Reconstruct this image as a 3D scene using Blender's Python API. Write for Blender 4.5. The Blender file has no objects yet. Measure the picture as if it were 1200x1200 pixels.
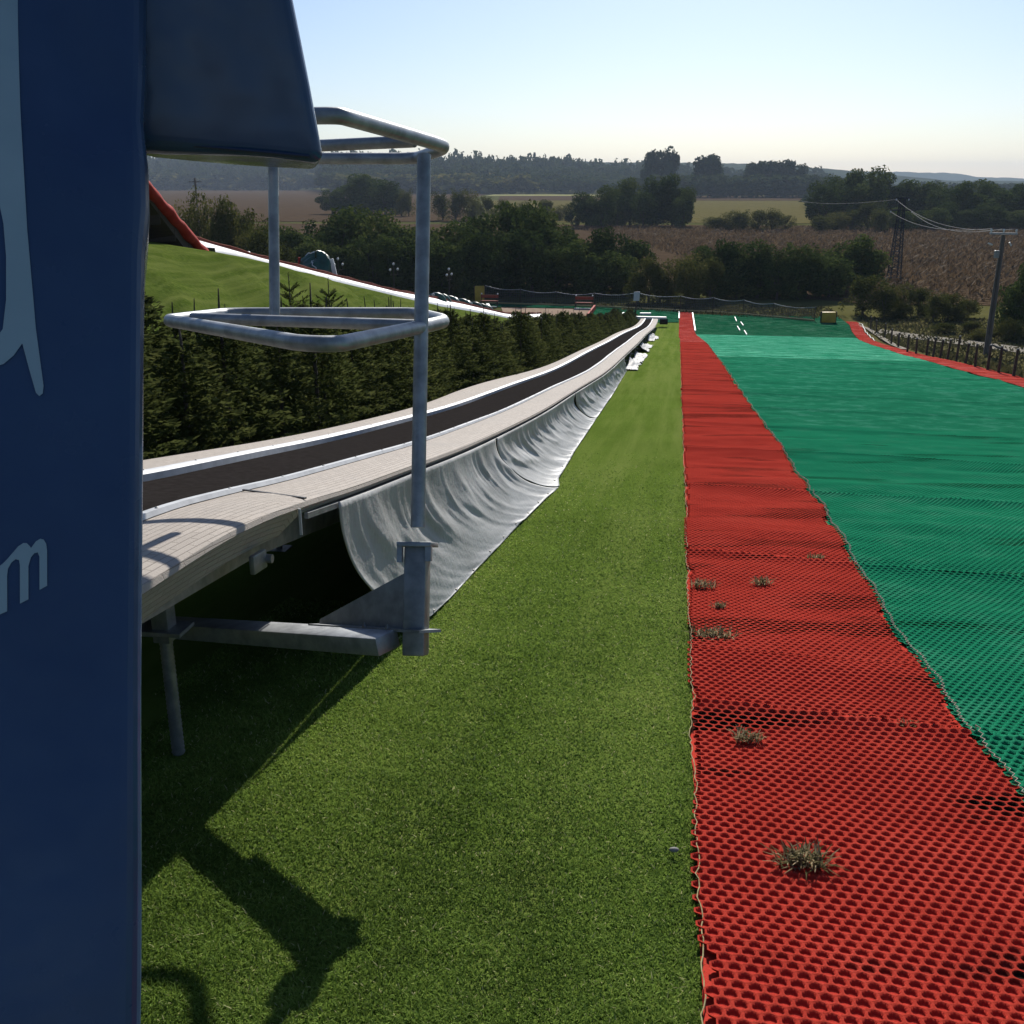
import bpy, bmesh, math, random
import numpy as np
from mathutils import Vector, Matrix

rnd = random.Random(7)
NR = np.random.default_rng(11)
SC = bpy.context.scene
COL = SC.collection
PI = math.pi

# ------------------------------------------------------------------ frames
# The camera stands at the origin looking along +Y and down.  The slope runs down
# along s, which is turned 9.2 degrees to the right of +Y;  t is across the slope.
PITCH = math.radians(17.9)
YAW = math.radians(9.2)
SV = np.array([math.sin(YAW), math.cos(YAW)])
TV = np.array([math.cos(YAW), -math.sin(YAW)])
FW = np.array([0, math.cos(PITCH), -math.sin(PITCH)])
UP = np.array([0, math.sin(PITCH), math.cos(PITCH)])


def st2xy(s, t):
    s = np.asarray(s, float); t = np.asarray(t, float)
    return s * SV[0] + t * TV[0], s * SV[1] + t * TV[1]


def xy2st(x, y):
    return x * SV[0] + y * SV[1], x * TV[0] + y * TV[1]


GK = np.array([(-60, 1.0), (-8, -0.6), (0, -1.38), (2.8, -1.79), (4.5, -2.02), (6, -2.2), (7.6, -2.38), (10, -2.70),
               (13.5, -3.10), (18, -3.6), (24, -4.18), (39, -5.78), (48, -6.8), (54, -7.25), (60, -7.35),
               (80, -7.4), (9000, -7.4)])


def G(s):
    return np.interp(s, GK[:, 0], GK[:, 1])


def smooth(a):
    a = np.clip(a, 0, 1); return a * a * (3 - 2 * a)


LS = [20, 23.5, 26.6, 35, 43, 49.5, 54]
LT = [-11.4, -11.2, -10.6, -9.35, -8.5, -7.4, -6.6]
LH = [2.45, 2.28, 1.9, 1.12, .66, .14, 0]
MS = [-60, 1.6, 21, 25, 29, 34.5, 42, 50, 57, 90]
MT = [6.9, 6.9, 6.85, 6.85, 6.95, 7.0, 7.45, 8.2, 8.95, 8.95]     # inner edge of the far red strip


def lane_t(s): return np.interp(s, LS, LT)
def mat_edge(s): return np.interp(s, MS, MT)


def Z(s, t):
    s = np.asarray(s, float); t = np.asarray(t, float)
    g = G(s)
    lt = lane_t(s) + 0.7
    A = np.interp(s, LS, LH)
    A = np.where(s < 20, 2.45, A)
    z = g + A * smooth((-5.2 - t) / np.maximum(0.5, (-5.2 - lt)))
    z = np.where(t < -16, np.maximum(-7.4, z - .45 * (-16 - t)), z)
    e = mat_edge(s) + 1.3
    z = np.where(t > e, np.maximum(np.minimum(-7.4, z), z - .42 * (t - e) * smooth((t - e) / 1.5)), z)
    z = np.where(s > 70, -7.4, z)
    return z


def zxy(x, y):
    s, t = xy2st(x, y); return float(Z(s, t))


def P(s, t, dz=0.0):
    x, y = st2xy(s, t); return np.array([float(x), float(y), float(Z(s, t)) + dz])


def pix(x, y, Y):
    """place a point in the direction of a photo pixel at forward distance Y"""
    d = FW + np.array([1, 0, 0]) * (x - 600) / 1200 + UP * (600 - y) / 1200
    return d * (Y / d[1])


def pixd(x, y, D):
    d = FW + np.array([1, 0, 0]) * (x - 600) / 1200 + UP * (600 - y) / 1200
    return d * D


# ------------------------------------------------------------------ noise
def vnoise(x, y, seed=0):
    x = np.asarray(x, float); y = np.asarray(y, float)
    xi = np.floor(x).astype(np.int64); yi = np.floor(y).astype(np.int64)
    xf = x - xi; yf = y - yi
    u = xf * xf * (3 - 2 * xf); v = yf * yf * (3 - 2 * yf)

    def h(a, b):
        n = (a * 374761393 + b * 668265263 + seed * 974711) & 0x7fffffff
        n = ((n ^ (n >> 13)) * 1274126177) & 0x7fffffff
        n = (n ^ (n >> 16)) & 0xffff
        return n / 65535.0
    return (h(xi, yi) * (1 - u) + h(xi + 1, yi) * u) * (1 - v) + (h(xi, yi + 1) * (1 - u) + h(xi + 1, yi + 1) * u) * v


def fbm(x, y, seed=0, o=3):
    r = 0; a = 1; tot = 0
    for k in range(o):
        r = r + a * vnoise(x * 2 ** k, y * 2 ** k, seed + k * 17); tot += a; a *= .5
    return r / tot


# ------------------------------------------------------------------ materials
def nmat(name):
    m = bpy.data.materials.new(name); m.use_nodes = True
    nt = m.node_tree; b = nt.nodes['Principled BSDF']
    return m, nt, b


def N(nt, typ, **kw):
    n = nt.nodes.new(typ)
    for k, v in kw.items():
        if k.startswith('i_'): n.inputs[k[2:].replace('_', ' ')].default_value = v
        else: setattr(n, k, v)
    return n


def ramp(nt, fac, stops):
    r = nt.nodes.new('ShaderNodeValToRGB')
    while len(r.color_ramp.elements) > 1: r.color_ramp.elements.remove(r.color_ramp.elements[-1])
    r.color_ramp.elements[0].position = stops[0][0]; r.color_ramp.elements[0].color = (*stops[0][1], 1)
    for p, c in stops[1:]:
        e = r.color_ramp.elements.new(p); e.color = (*c, 1)
    nt.links.new(fac, r.inputs[0]); return r.outputs[0]


def noise_fac(nt, scale, detail=4, rough=.6, vec=None, coord='Object', stretch=None):
    tc = N(nt, 'ShaderNodeTexCoord')
    src = tc.outputs[coord]
    if stretch:
        mr_ = N(nt, 'ShaderNodeMapping'); mr_.inputs['Rotation'].default_value = (0, 0, YAW)
        mp = N(nt, 'ShaderNodeMapping'); mp.inputs['Scale'].default_value = stretch
        nt.links.new(src, mr_.inputs[0]); nt.links.new(mr_.outputs[0], mp.inputs[0]); src = mp.outputs[0]
    n = N(nt, 'ShaderNodeTexNoise'); n.inputs['Scale'].default_value = scale
    n.inputs['Detail'].default_value = detail; n.inputs['Roughness'].default_value = rough
    nt.links.new(src, n.inputs['Vector']); return n.outputs['Fac']


def bump(nt, b, fac, strength, dist):
    bn = N(nt, 'ShaderNodeBump'); bn.inputs['Strength'].default_value = strength; bn.inputs['Distance'].default_value = dist
    nt.links.new(fac, bn.inputs['Height'])
    prev = b.inputs['Normal'].links
    if prev: nt.links.new(prev[0].from_socket, bn.inputs['Normal'])
    nt.links.new(bn.outputs[0], b.inputs['Normal'])


def simple(name, c1, c2, scale=8, rough=.6, metal=0, bmp=None, spec=.5, detail=5, stretch=None, lo=.35, hi=.65):
    m, nt, b = nmat(name)
    f = noise_fac(nt, scale, detail, .6, stretch=stretch)
    nt.links.new(ramp(nt, f, [(lo, c1), (hi, c2)]), b.inputs['Base Color'])
    b.inputs['Roughness'].default_value = rough; b.inputs['Metallic'].default_value = metal
    b.inputs['Specular IOR Level'].default_value = spec
    if bmp: bump(nt, b, noise_fac(nt, bmp[0], 4), bmp[1], bmp[2])
    return m


def mixcol(nt, fac, a, b_):
    mx = N(nt, 'ShaderNodeMix', data_type='RGBA')
    for sock, v in ((mx.inputs[0], fac), (mx.inputs[6], a), (mx.inputs[7], b_)):
        if hasattr(v, 'links'): nt.links.new(v, sock)
        elif isinstance(v, (int, float)): sock.default_value = v
        else: sock.default_value = (*v, 1)
    return mx.outputs[2]


def leaf_mat(name, stops, transl=.25, rough=.8, objvar=.35, spec=.0):
    m, nt, b = nmat(name)
    at = N(nt, 'ShaderNodeAttribute', attribute_name='rnd')
    oi = N(nt, 'ShaderNodeObjectInfo')
    ma = N(nt, 'ShaderNodeMath', operation='MULTIPLY_ADD')
    nt.links.new(oi.outputs['Random'], ma.inputs[0]); ma.inputs[1].default_value = objvar
    m2 = N(nt, 'ShaderNodeMath', operation='MULTIPLY'); nt.links.new(at.outputs['Fac'], m2.inputs[0]); m2.inputs[1].default_value = 1 - objvar
    nt.links.new(m2.outputs[0], ma.inputs[2])
    c = ramp(nt, ma.outputs[0], stops)
    nt.links.new(c, b.inputs['Base Color']); b.inputs['Roughness'].default_value = rough
    b.inputs['Specular IOR Level'].default_value = spec
    tr = N(nt, 'ShaderNodeBsdfTranslucent'); nt.links.new(c, tr.inputs[0])
    mx = N(nt, 'ShaderNodeMixShader'); mx.inputs[0].default_value = transl
    out = nt.nodes['Material Output']
    nt.links.new(b.outputs[0], mx.inputs[1]); nt.links.new(tr.outputs[0], mx.inputs[2]); nt.links.new(mx.outputs[0], out.inputs[0])
    return m


M = {}
# turf base
def turf_mat(name, c1, c2, c3, fine):
    m, nt, b = nmat(name)
    f1 = noise_fac(nt, fine, 3, .7); f2 = noise_fac(nt, .9, 4, .6); f3 = noise_fac(nt, 6, 3, .6, stretch=(1, .12, 1))
    c = ramp(nt, f1, [(.32, c1), (.52, c2), (.72, c3)])
    c = mixcol(nt, ramp_f(nt, f2, .35, .7), c, [v * .78 for v in c2])
    c = mixcol(nt, ramp_f(nt, noise_fac(nt, 2.2, 3, .6, stretch=(2.2, .05, 1)), .4, .66), c, [c3[0] * .95, c3[1] * .92, c3[2]])
    nt.links.new(c, b.inputs['Base Color']); b.inputs['Roughness'].default_value = .7
    b.inputs['Specular IOR Level'].default_value = .0
    bump(nt, b, f1, .9, .015); bump(nt, b, f3, .5, .03)
    return m


def ramp_f(nt, fac, lo, hi):
    mr = N(nt, 'ShaderNodeMapRange'); mr.inputs[1].default_value = lo; mr.inputs[2].default_value = hi
    nt.links.new(fac, mr.inputs[0]); return mr.outputs[0]


M['turf'] = turf_mat('artificial_turf', (.064, .104, .016), (.112, .172, .028), (.15, .205, .042), 160)
M['bank'] = turf_mat('bank_turf', (.035, .058, .01), (.068, .1, .018), (.11, .14, .032), 14)
M['blade'] = leaf_mat('turf_blade', [(0, (.08, .13, .024)), (.45, (.18, .275, .05)), (.8, (.28, .36, .085)), (.93, (.27, .32, .08)), (1, (.42, .42, .2))], .4, .6, 0, .05)
M['earth'] = simple('dry_grass_ground', (.06, .06, .022), (.12, .105, .045), 1.3, .9, bmp=(6, .6, .1), detail=8, spec=0)
M['plain'] = simple('meadow_ground', (.06, .065, .022), (.1, .095, .035), .05, .95, bmp=(.6, .5, .3), detail=8, spec=0)


def field_mat(name, c1, c2, c3, row=1.2, ang=0.6):
    m, nt, b = nmat(name)
    tc = N(nt, 'ShaderNodeTexCoord'); mp = N(nt, 'ShaderNodeMapping'); mp.inputs['Rotation'].default_value = (0, 0, ang)
    nt.links.new(tc.outputs['Object'], mp.inputs[0])
    w = N(nt, 'ShaderNodeTexWave'); w.inputs['Scale'].default_value = 1 / row * .32; w.inputs['Distortion'].default_value = 1.5
    w.inputs['Detail'].default_value = 3; nt.links.new(mp.outputs[0], w.inputs[0])
    f = noise_fac(nt, .5, 8, .75); f2 = noise_fac(nt, .02, 4, .6)
    c = ramp(nt, f, [(.35, c1), (.5, c2), (.68, c3)])
    c = mixcol(nt, ramp_f(nt, f2, .4, .65), c, c2)
    nt.links.new(c, b.inputs['Base Color']); b.inputs['Roughness'].default_value = .95; b.inputs['Specular IOR Level'].default_value = 0
    bump(nt, b, w.outputs['Fac'], .7, .3); bump(nt, b, f, .7, .4)
    return m


M['brown'] = field_mat('harvest_field', (.05, .034, .022), (.08, .055, .034), (.11, .078, .048), ang=-.66)
M['yellow'] = field_mat('yellow_field', (.085, .075, .028), (.12, .105, .04), (.15, .13, .055), ang=.1)
M['pale'] = field_mat('pale_field', (.2, .2, .08), (.26, .25, .11), (.3, .29, .14), ang=.1)
M['corn'] = leaf_mat('dry_corn', [(0, (.055, .036, .02)), (.5, (.11, .073, .04)), (1, (.2, .14, .085))], .3, .8, 0, .1)
M['sand'] = simple('sand', (.26, .19, .14), (.33, .25, .19), 2.5, .95, bmp=(12, .5, .03), spec=0)
M['path'] = simple('gravel_path', (.22, .2, .165), (.3, .27, .22), 4, .95, bmp=(20, .5, .02), spec=0)


def mat_near(name, base, var, rough=.42, transl=.18):
    m, nt, b = nmat(name)
    f = noise_fac(nt, 3, 5, .65); f2 = noise_fac(nt, 420, 2, .5, stretch=(1, 1, .15))
    c = ramp(nt, f, [(.3, [v * .8 for v in base]), (.5, base), (.75, var)])
    c = mixcol(nt, ramp_f(nt, f2, .45, .8), c, [v * .62 for v in base])
    nt.links.new(c, b.inputs['Base Color']); b.inputs['Roughness'].default_value = rough; b.inputs['Specular IOR Level'].default_value = 0
    tr = N(nt, 'ShaderNodeBsdfTranslucent'); nt.links.new(c, tr.inputs[0])
    mx = N(nt, 'ShaderNodeMixShader'); mx.inputs[0].default_value = transl
    nt.links.new(b.outputs[0], mx.inputs[1]); nt.links.new(tr.outputs[0], mx.inputs[2])
    nt.links.new(mx.outputs[0], nt.nodes['Material Output'].inputs[0])
    return m


def mat_floor(name, base, dirt, lo=.56, hi=.63, seedvec=(0, 0, 0)):
    """the backing seen inside the cells: coloured bristle bed with patches of bare black soil"""
    m, nt, b = nmat(name)
    tc = N(nt, 'ShaderNodeTexCoord'); mp = N(nt, 'ShaderNodeMapping'); mp.inputs['Scale'].default_value = (.75, 2.6, 1)
    mp.inputs['Location'].default_value = seedvec; mp.inputs['Rotation'].default_value = (0, 0, .12)
    nt.links.new(tc.outputs['Object'], mp.inputs[0])
    n = N(nt, 'ShaderNodeTexNoise'); n.inputs['Scale'].default_value = 1.1; n.inputs['Detail'].default_value = 3
    nt.links.new(mp.outputs[0], n.inputs[0])
    c = mixcol(nt, ramp_f(nt, n.outputs['Fac'], lo, hi), base, dirt)
    nt.links.new(c, b.inputs['Base Color']); b.inputs['Roughness'].default_value = .85
    bump(nt, b, noise_fac(nt, 420, 2, stretch=(1, 1, .2)), .6, .006)
    b.inputs['Specular IOR Level'].default_value = 0
    return m


def mat_far(name, base, var, dirt, rough=.38, rows=(.042, .036)):
    m, nt, b = nmat(name)
    tc = N(nt, 'ShaderNodeTexCoord'); mp = N(nt, 'ShaderNodeMapping'); mp.inputs['Rotation'].default_value = (0, 0, YAW)
    nt.links.new(tc.outputs['Object'], mp.inputs[0])
    vo = N(nt, 'ShaderNodeTexVoronoi', feature='F1'); vo.inputs['Scale'].default_value = 22; vo.inputs['Randomness'].default_value = .25
    nt.links.new(mp.outputs[0], vo.inputs[0])
    sx = N(nt, 'ShaderNodeMapping'); sx.inputs['Scale'].default_value = (.5, 3.2, 1); nt.links.new(mp.outputs[0], sx.inputs[0])
    n1 = N(nt, 'ShaderNodeTexNoise'); n1.inputs['Scale'].default_value = 1.2; n1.inputs['Detail'].default_value = 5; n1.inputs['Roughness'].default_value = .6
    nt.links.new(sx.outputs[0], n1.inputs[0])
    sy = N(nt, 'ShaderNodeMapping'); sy.inputs['Scale'].default_value = (2.2, .35, 1); sy.inputs['Rotation'].default_value = (0, 0, .2); nt.links.new(mp.outputs[0], sy.inputs[0])
    n2 = N(nt, 'ShaderNodeTexNoise'); n2.inputs['Scale'].default_value = 1.6; n2.inputs['Detail'].default_value = 4
    nt.links.new(sy.outputs[0], n2.inputs[0])
    n3 = noise_fac(nt, .35, 4, .6)
    c = ramp(nt, n1.outputs['Fac'], [(.3, [v * .7 for v in base]), (.5, base), (.68, var)])
    c = mixcol(nt, ramp_f(nt, vo.outputs['Distance'], .1, .55), [v * .62 for v in base], c)
    ss_ = N(nt, 'ShaderNodeMapping'); ss_.inputs['Scale'].default_value = (.8, 5.5, 1); ss_.inputs['Rotation'].default_value = (0, 0, .16); nt.links.new(mp.outputs[0], ss_.inputs[0])
    n4 = N(nt, 'ShaderNodeTexNoise'); n4.inputs['Scale'].default_value = 1.7; n4.inputs['Detail'].default_value = 6; n4.inputs['Roughness'].default_value = .7; nt.links.new(ss_.outputs[0], n4.inputs[0])
    c = mixcol(nt, ramp_f(nt, n4.outputs['Fac'], .5, .64), c, [min(1, v * 1.25 + .07) for v in var])  # lighter streaks: glossy highlights of the mat put into the colour
    c = mixcol(nt, ramp_f(nt, n3, .62, .75), c, dirt)
    nt.links.new(c, b.inputs['Base Color']); b.inputs['Roughness'].default_value = rough
    b.inputs['Specular IOR Level'].default_value = 0
    bump(nt, b, vo.outputs['Distance'], .5, .02); bump(nt, b, n1.outputs['Fac'], .9, .3); bump(nt, b, n2.outputs['Fac'], .8, .25)
    return m


RED = (.40, .045, .03); GRN = (.016, .22, .11)
M['red'] = mat_near('red_mat_plastic', RED, (.46, .062, .042), .7, .2)
M['redfloor'] = mat_floor('red_mat_backing', (.44, .045, .032), (.016, .012, .011), .55, .61)
M['redwall'] = mat_floor('red_mat_bristle', (.46, .05, .035), (.035, .012, .01), .55, .61)
M['redfar'] = mat_far('red_mat_far', (.31, .034, .024), (.37, .05, .036), (.24, .024, .018), .7)
M['green'] = mat_near('green_mat_plastic', GRN, (.06, .28, .165), .38, .28)  # lighter tone at noise peaks: glints put into the colour
M['green2'] = mat_near('green_mat_bristle', (.022, .23, .12), (.09, .37, .24), .5, .25)  # pale tone stands in for glossy streaks on the farther cells
M['greenfloor'] = mat_floor('green_mat_backing', (.012, .17, .085), (.018, .022, .014), .58, .66, (3, 1, 0))
M['greenwall'] = mat_floor('green_mat_wall', (.02, .23, .12), (.01, .05, .025), .58, .66, (3, 1, 0))
M['greenfar'] = mat_far('green_mat_far', (.022, .225, .118), (.075, .35, .215), (.018, .15, .08), .5)
M['greenflat'] = mat_far('green_mat_flat', (.003, .075, .032), (.006, .095, .042), (.006, .06, .026), .7)  # darker copy of the green: duller light on flat ground put into colour
M['cord'] = simple('seam_cord', (.24, .19, .13), (.42, .37, .3), 60, .9)
M['fringe'] = simple('turf_hem', (.2, .16, .06), (.34, .29, .14), 50, .9)
M['tarp'] = simple('grey_tarpaulin', (.3, .3, .29), (.42, .42, .41), 1.6, .52, bmp=(30, .25, .02), spec=.4)
M['tarpw'] = simple('white_tarpaulin', (.3, .3, .29), (.42, .42, .41), 3, .7)
M['hole'] = simple('black_eyelet', (.015, .015, .015), (.03, .03, .03), 40, .5)
M['galv'] = simple('galvanised_steel', (.19, .2, .21), (.32, .335, .345), 16, .48, .45, bmp=(60, .08, .01))
M['galvd'] = simple('weathered_steel', (.16, .17, .17), (.28, .28, .27), 18, .5, .6)
M['belt'] = simple('belt_rubber', (.017, .015, .014), (.026, .023, .022), 30, .95, bmp=(200, .3, .004), spec=.0)
M['rail'] = simple('white_guide_rail', (.38, .39, .4), (.52, .53, .54), 10, .5)
M['vinyl'] = simple('blue_vinyl', (.026, .05, .112), (.034, .064, .135), 2.5, .36, bmp=(1.5, .12, .2), spec=.32)
_nt = M['vinyl'].node_tree; _b = _nt.nodes['Principled BSDF']
bump(_nt, _b, noise_fac(_nt, 700, 2), .15, .001); bump(_nt, _b, noise_fac(_nt, 4, 1, .4, stretch=(1, 1, .2)), .1, .04)
_nt.links.new(ramp_f(_nt, noise_fac(_nt, 3.5, 5), .2, 1.6), _b.inputs['Roughness'])
M['vinyld'] = simple('blue_vinyl_seam', (.012, .02, .05), (.02, .03, .07), 3, .5)
M['print'] = simple('pale_print', (.24, .31, .35), (.28, .35, .39), 4, .5)
M['wood'] = simple('dark_planks', (.028, .017, .011), (.05, .03, .018), 6, .8, stretch=(.4, .4, 8))
M['post'] = simple('dark_wood_post', (.03, .022, .017), (.06, .045, .034), 12, .85)
M['redpaint'] = simple('red_board', (.26, .016, .01), (.36, .026, .016), 5, .75, bmp=(8, .4, .04), spec=.1)
M['redbrown'] = simple('red_brown_board', (.17, .035, .02), (.24, .06, .036), 5, .8, spec=.1)
M['lane'] = simple('pale_slide_sheet', (.4, .42, .44), (.5, .52, .54), 2, .5, bmp=(3, .2, .04))
M['yel'] = simple('yellow_pad', (.36, .22, .015), (.46, .3, .02), 4, .6, bmp=(6, .4, .05))
M['white'] = simple('white_paint', (.5, .5, .48), (.62, .62, .6), 9, .5)
M['dgreen'] = simple('dark_green_vinyl', (.008, .04, .024), (.02, .08, .05), 4, .35, bmp=(7, .4, .05))
M['net'] = simple('dark_netting', (.05, .05, .05), (.1, .1, .1), 30, .8)
M['pipe'] = simple('grey_hose', (.35, .35, .34), (.45, .45, .43), 20, .6)
M['pole'] = simple('weathered_pole', (.07, .055, .045), (.13, .11, .095), 5, .85, stretch=(6, 6, .4))
M['wire'] = simple('power_wire', (.035, .035, .037), (.06, .06, .062), 4, .9, spec=.05)
M['signface'] = simple('grey_sign', (.3, .34, .37), (.36, .4, .43), 6, .5)
M['stone'] = simple('pebble', (.14, .135, .12), (.22, .21, .2), 30, .8)
M['bark'] = simple('bark', (.04, .03, .022), (.085, .066, .05), 8, .9, bmp=(12, .6, .05))

# deck: beige brushed plates with fine rows across
def deck_mat():
    m, nt, b = nmat('beige_deck')
    tc = N(nt, 'ShaderNodeTexCoord'); mp = N(nt, 'ShaderNodeMapping'); mp.inputs['Rotation'].default_value = (0, 0, YAW)
    nt.links.new(tc.outputs['Object'], mp.inputs[0])
    br = N(nt, 'ShaderNodeTexBrick'); br.inputs['Scale'].default_value = 1; br.inputs['Mortar Size'].default_value = .0016
    br.inputs['Brick Width'].default_value = .11; br.inputs['Row Height'].default_value = .024
    br.inputs['Color1'].default_value = (.35, .31, .27, 1); br.inputs['Color2'].default_value = (.40, .355, .31, 1); br.inputs['Mortar'].default_value = (.24, .21, .18, 1)
    br.inputs['Mortar Smooth'].default_value = .5
    at = N(nt, 'ShaderNodeUVMap'); at.uv_map = 'UVMap'
    nt.links.new(at.outputs[0], br.inputs[0])
    f = noise_fac(nt, 260, 3, .6); f2 = noise_fac(nt, 3, 5, .6)
    c = mixcol(nt, ramp_f(nt, f, .5, .85), br.outputs[0], (.3, .26, .22))
    c = mixcol(nt, ramp_f(nt, f2, .5, .8), c, (.32, .29, .26))
    nt.links.new(c, b.inputs['Base Color']); b.inputs['Roughness'].default_value = .8; b.inputs['Specular IOR Level'].default_value = .2
    bump(nt, b, f, .5, .004)
    inv = N(nt, 'ShaderNodeMath', operation='SUBTRACT'); inv.inputs[0].default_value = 1; nt.links.new(br.outputs['Fac'], inv.inputs[1])
    bump(nt, b, inv.outputs[0], .8, .004)
    return m


M['deck'] = deck_mat()
GREENS = [(0, (.016, .026, .009)), (.35, (.036, .056, .016)), (.6, (.066, .09, .024)), (.85, (.115, .135, .038)), (1, (.17, .17, .055))]
M['leaf'] = leaf_mat('dark_leaves', GREENS, .22)
M['leafy'] = leaf_mat('yellowing_leaves', [(0, (.03, .036, .012)), (.4, (.06, .07, .018)), (.75, (.11, .105, .03)), (1, (.17, .14, .05))], .3)
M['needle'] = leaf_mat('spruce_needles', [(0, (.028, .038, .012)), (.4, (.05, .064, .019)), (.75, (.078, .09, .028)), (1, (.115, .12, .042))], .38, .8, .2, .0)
M['far'] = leaf_mat('far_leaves', [(0, (.02, .032, .014)), (.5, (.036, .055, .022)), (1, (.07, .085, .032))], .2)
M['rough'] = leaf_mat('rough_grass_blades', [(0, (.035, .04, .018)), (.5, (.075, .07, .033)), (1, (.14, .12, .065))], .3, .8, 0)
M['dry'] = leaf_mat('dry_grass_blades', [(0, (.07, .075, .03)), (.5, (.2, .17, .09)), (1, (.42, .36, .22))], .4, .8, 0, 0)
M['hill'] = simple('wooded_hill', (.016, .026, .012), (.045, .058, .024), .03, .95, detail=9, bmp=(.05, 1, 12), spec=0)

# ------------------------------------------------------------------ object helpers
def tag(o, label=None, cat=None, group=None, kind=None):
    if label: o['label'] = label
    if cat: o['category'] = cat
    if group: o['group'] = group
    if kind: o['kind'] = kind
    return o


def wloc(o):
    v = Vector((0, 0, 0))
    while o: v = v + o.location; o = o.parent
    return v


def thing(name, loc, label, cat, group=None):
    o = bpy.data.objects.new(name, None); COL.objects.link(o)
    o.location = Vector([float(c) for c in loc]); o.empty_display_size = .2
    return tag(o, label, cat, group)


class MB:
    def __init__(s): s.v = []; s.f = []; s.mi = []; s.uv = None

    def add(s, vs, fs, mi=0):
        b = len(s.v); s.v.extend([tuple(map(float, p)) for p in vs])
        s.f.extend([tuple(i + b for i in f) for f in fs]); s.mi.extend([mi] * len(fs))

    def box(s, c, ax, ay, az, hx, hy, hz, mi=0, bev=0):
        c = np.array(c, float); ax, ay, az = [np.array(a, float) / np.linalg.norm(a) for a in (ax, ay, az)]
        vs = []
        if bev > 0:
            # chamfered box: 24 verts via three shrunken slabs' hull
            bm = bmesh.new()
            bmesh.ops.create_cube(bm, size=2)
            for v in bm.verts: v.co = Vector((v.co.x * hx, v.co.y * hy, v.co.z * hz))
            bmesh.ops.bevel(bm, geom=bm.edges[:], offset=min(bev, hx * .9, hy * .9, hz * .9), segments=2, profile=.5, affect='EDGES')
            bm.verts.index_update()
            vs = [c + ax * v.co.x + ay * v.co.y + az * v.co.z for v in bm.verts]
            fs = [[v.index for v in f.verts] for f in bm.faces]
            bm.free(); s.add(vs, fs, mi); return
        for k in range(8):
            vs.append(c + ax * hx * (1 if k & 1 else -1) + ay * hy * (1 if k & 2 else -1) + az * hz * (1 if k & 4 else -1))
        s.add(vs, [(0, 2, 3, 1), (4, 5, 7, 6), (0, 1, 5, 4), (2, 6, 7, 3), (0, 4, 6, 2), (1, 3, 7, 5)], mi)

    def bar(s, a, b, w, h, up=(0, 0, 1), mi=0, bev=0):
        a = np.array(a, float); b = np.array(b, float); d = b - a; L = np.linalg.norm(d); d = d / L
        sd = np.cross(d, up); sd /= np.linalg.norm(sd); u = np.cross(sd, d)
        s.box((a + b) / 2, d, sd, u, L / 2, w / 2, h / 2, mi, bev)

    def tube(s, pts, r, n=10, mi=0, cap=True, closed=False):
        pts = [np.array(p, float) for p in pts]; m = len(pts)
        rr = r if hasattr(r, '__len__') else [r] * m
        ref = None; rings = []
        for i in range(m):
            if closed: d = pts[(i + 1) % m] - pts[i - 1]
            else: d = pts[min(i + 1, m - 1)] - pts[max(i - 1, 0)]
            d = d / (np.linalg.norm(d) + 1e-12)
            if ref is None:
                ref = np.cross(d, (0, 0, 1) if abs(d[2]) < .9 else (1, 0, 0))
            ref = ref - d * (ref @ d); ref /= np.linalg.norm(ref); q = np.cross(d, ref)
            rings.append([pts[i] + rr[i] * (math.cos(2 * PI * k / n) * ref + math.sin(2 * PI * k / n) * q) for k in range(n)])
        vs = [p for R in rings for p in R]; fs = []
        for i in range(m if closed else m - 1):
            j = (i + 1) % m
            for k in range(n):
                fs.append((i * n + k, i * n + (k + 1) % n, j * n + (k + 1) % n, j * n + k))
        if cap and not closed:
            fs.append(tuple(range(n))[::-1]); fs.append(tuple((m - 1) * n + k for k in range(n)))
        s.add(vs, fs, mi)

    def ball(s, c, r, n=10, m=7, mi=0, sq=(1, 1, 1)):
        vs = []; fs = []
        for i in range(m + 1):
            a = PI * i / m
            for k in range(n):
                b = 2 * PI * k / n
                vs.append((c[0] + r * sq[0] * math.sin(a) * math.cos(b), c[1] + r * sq[1] * math.sin(a) * math.sin(b), c[2] + r * sq[2] * math.cos(a)))
        for i in range(m):
            for k in range(n): fs.append((i * n + k, (i + 1) * n + k, (i + 1) * n + (k + 1) % n, i * n + (k + 1) % n))
        s.add(vs, fs, mi)

    def grid(s, X, Y, Zz, mi=0):
        r, c = X.shape; b = len(s.v)
        s.v.extend(map(tuple, np.stack([X, Y, Zz], -1).reshape(-1, 3).tolist()))
        for i in range(r - 1):
            for j in range(c - 1):
                s.f.append((b + i * c + j, b + i * c + j + 1, b + (i + 1) * c + j + 1, b + (i + 1) * c + j)); s.mi.append(mi)

    def build(s, name, mats, parent=None, smooth=False, auto=None):
        if not isinstance(mats, (list, tuple)): mats = [mats]
        off = wloc(parent) if parent else Vector((0, 0, 0))
        me = bpy.data.meshes.new(name)
        me.from_pydata([(p[0] - off.x, p[1] - off.y, p[2] - off.z) for p in s.v], [], s.f)
        for m in mats: me.materials.append(m)
        if len(mats) > 1: me.polygons.foreach_set('material_index', s.mi)
        if smooth: me.polygons.foreach_set('use_smooth', [True] * len(me.polygons))
        me.update()
        if auto is not None:
            me.polygons.foreach_set('use_smooth', [True] * len(me.polygons))
            try: me.set_sharp_from_angle(angle=math.radians(auto))
            except Exception: pass
        o = bpy.data.objects.new(name, me); COL.objects.link(o)
        if parent: o.parent = parent
        return o


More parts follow.
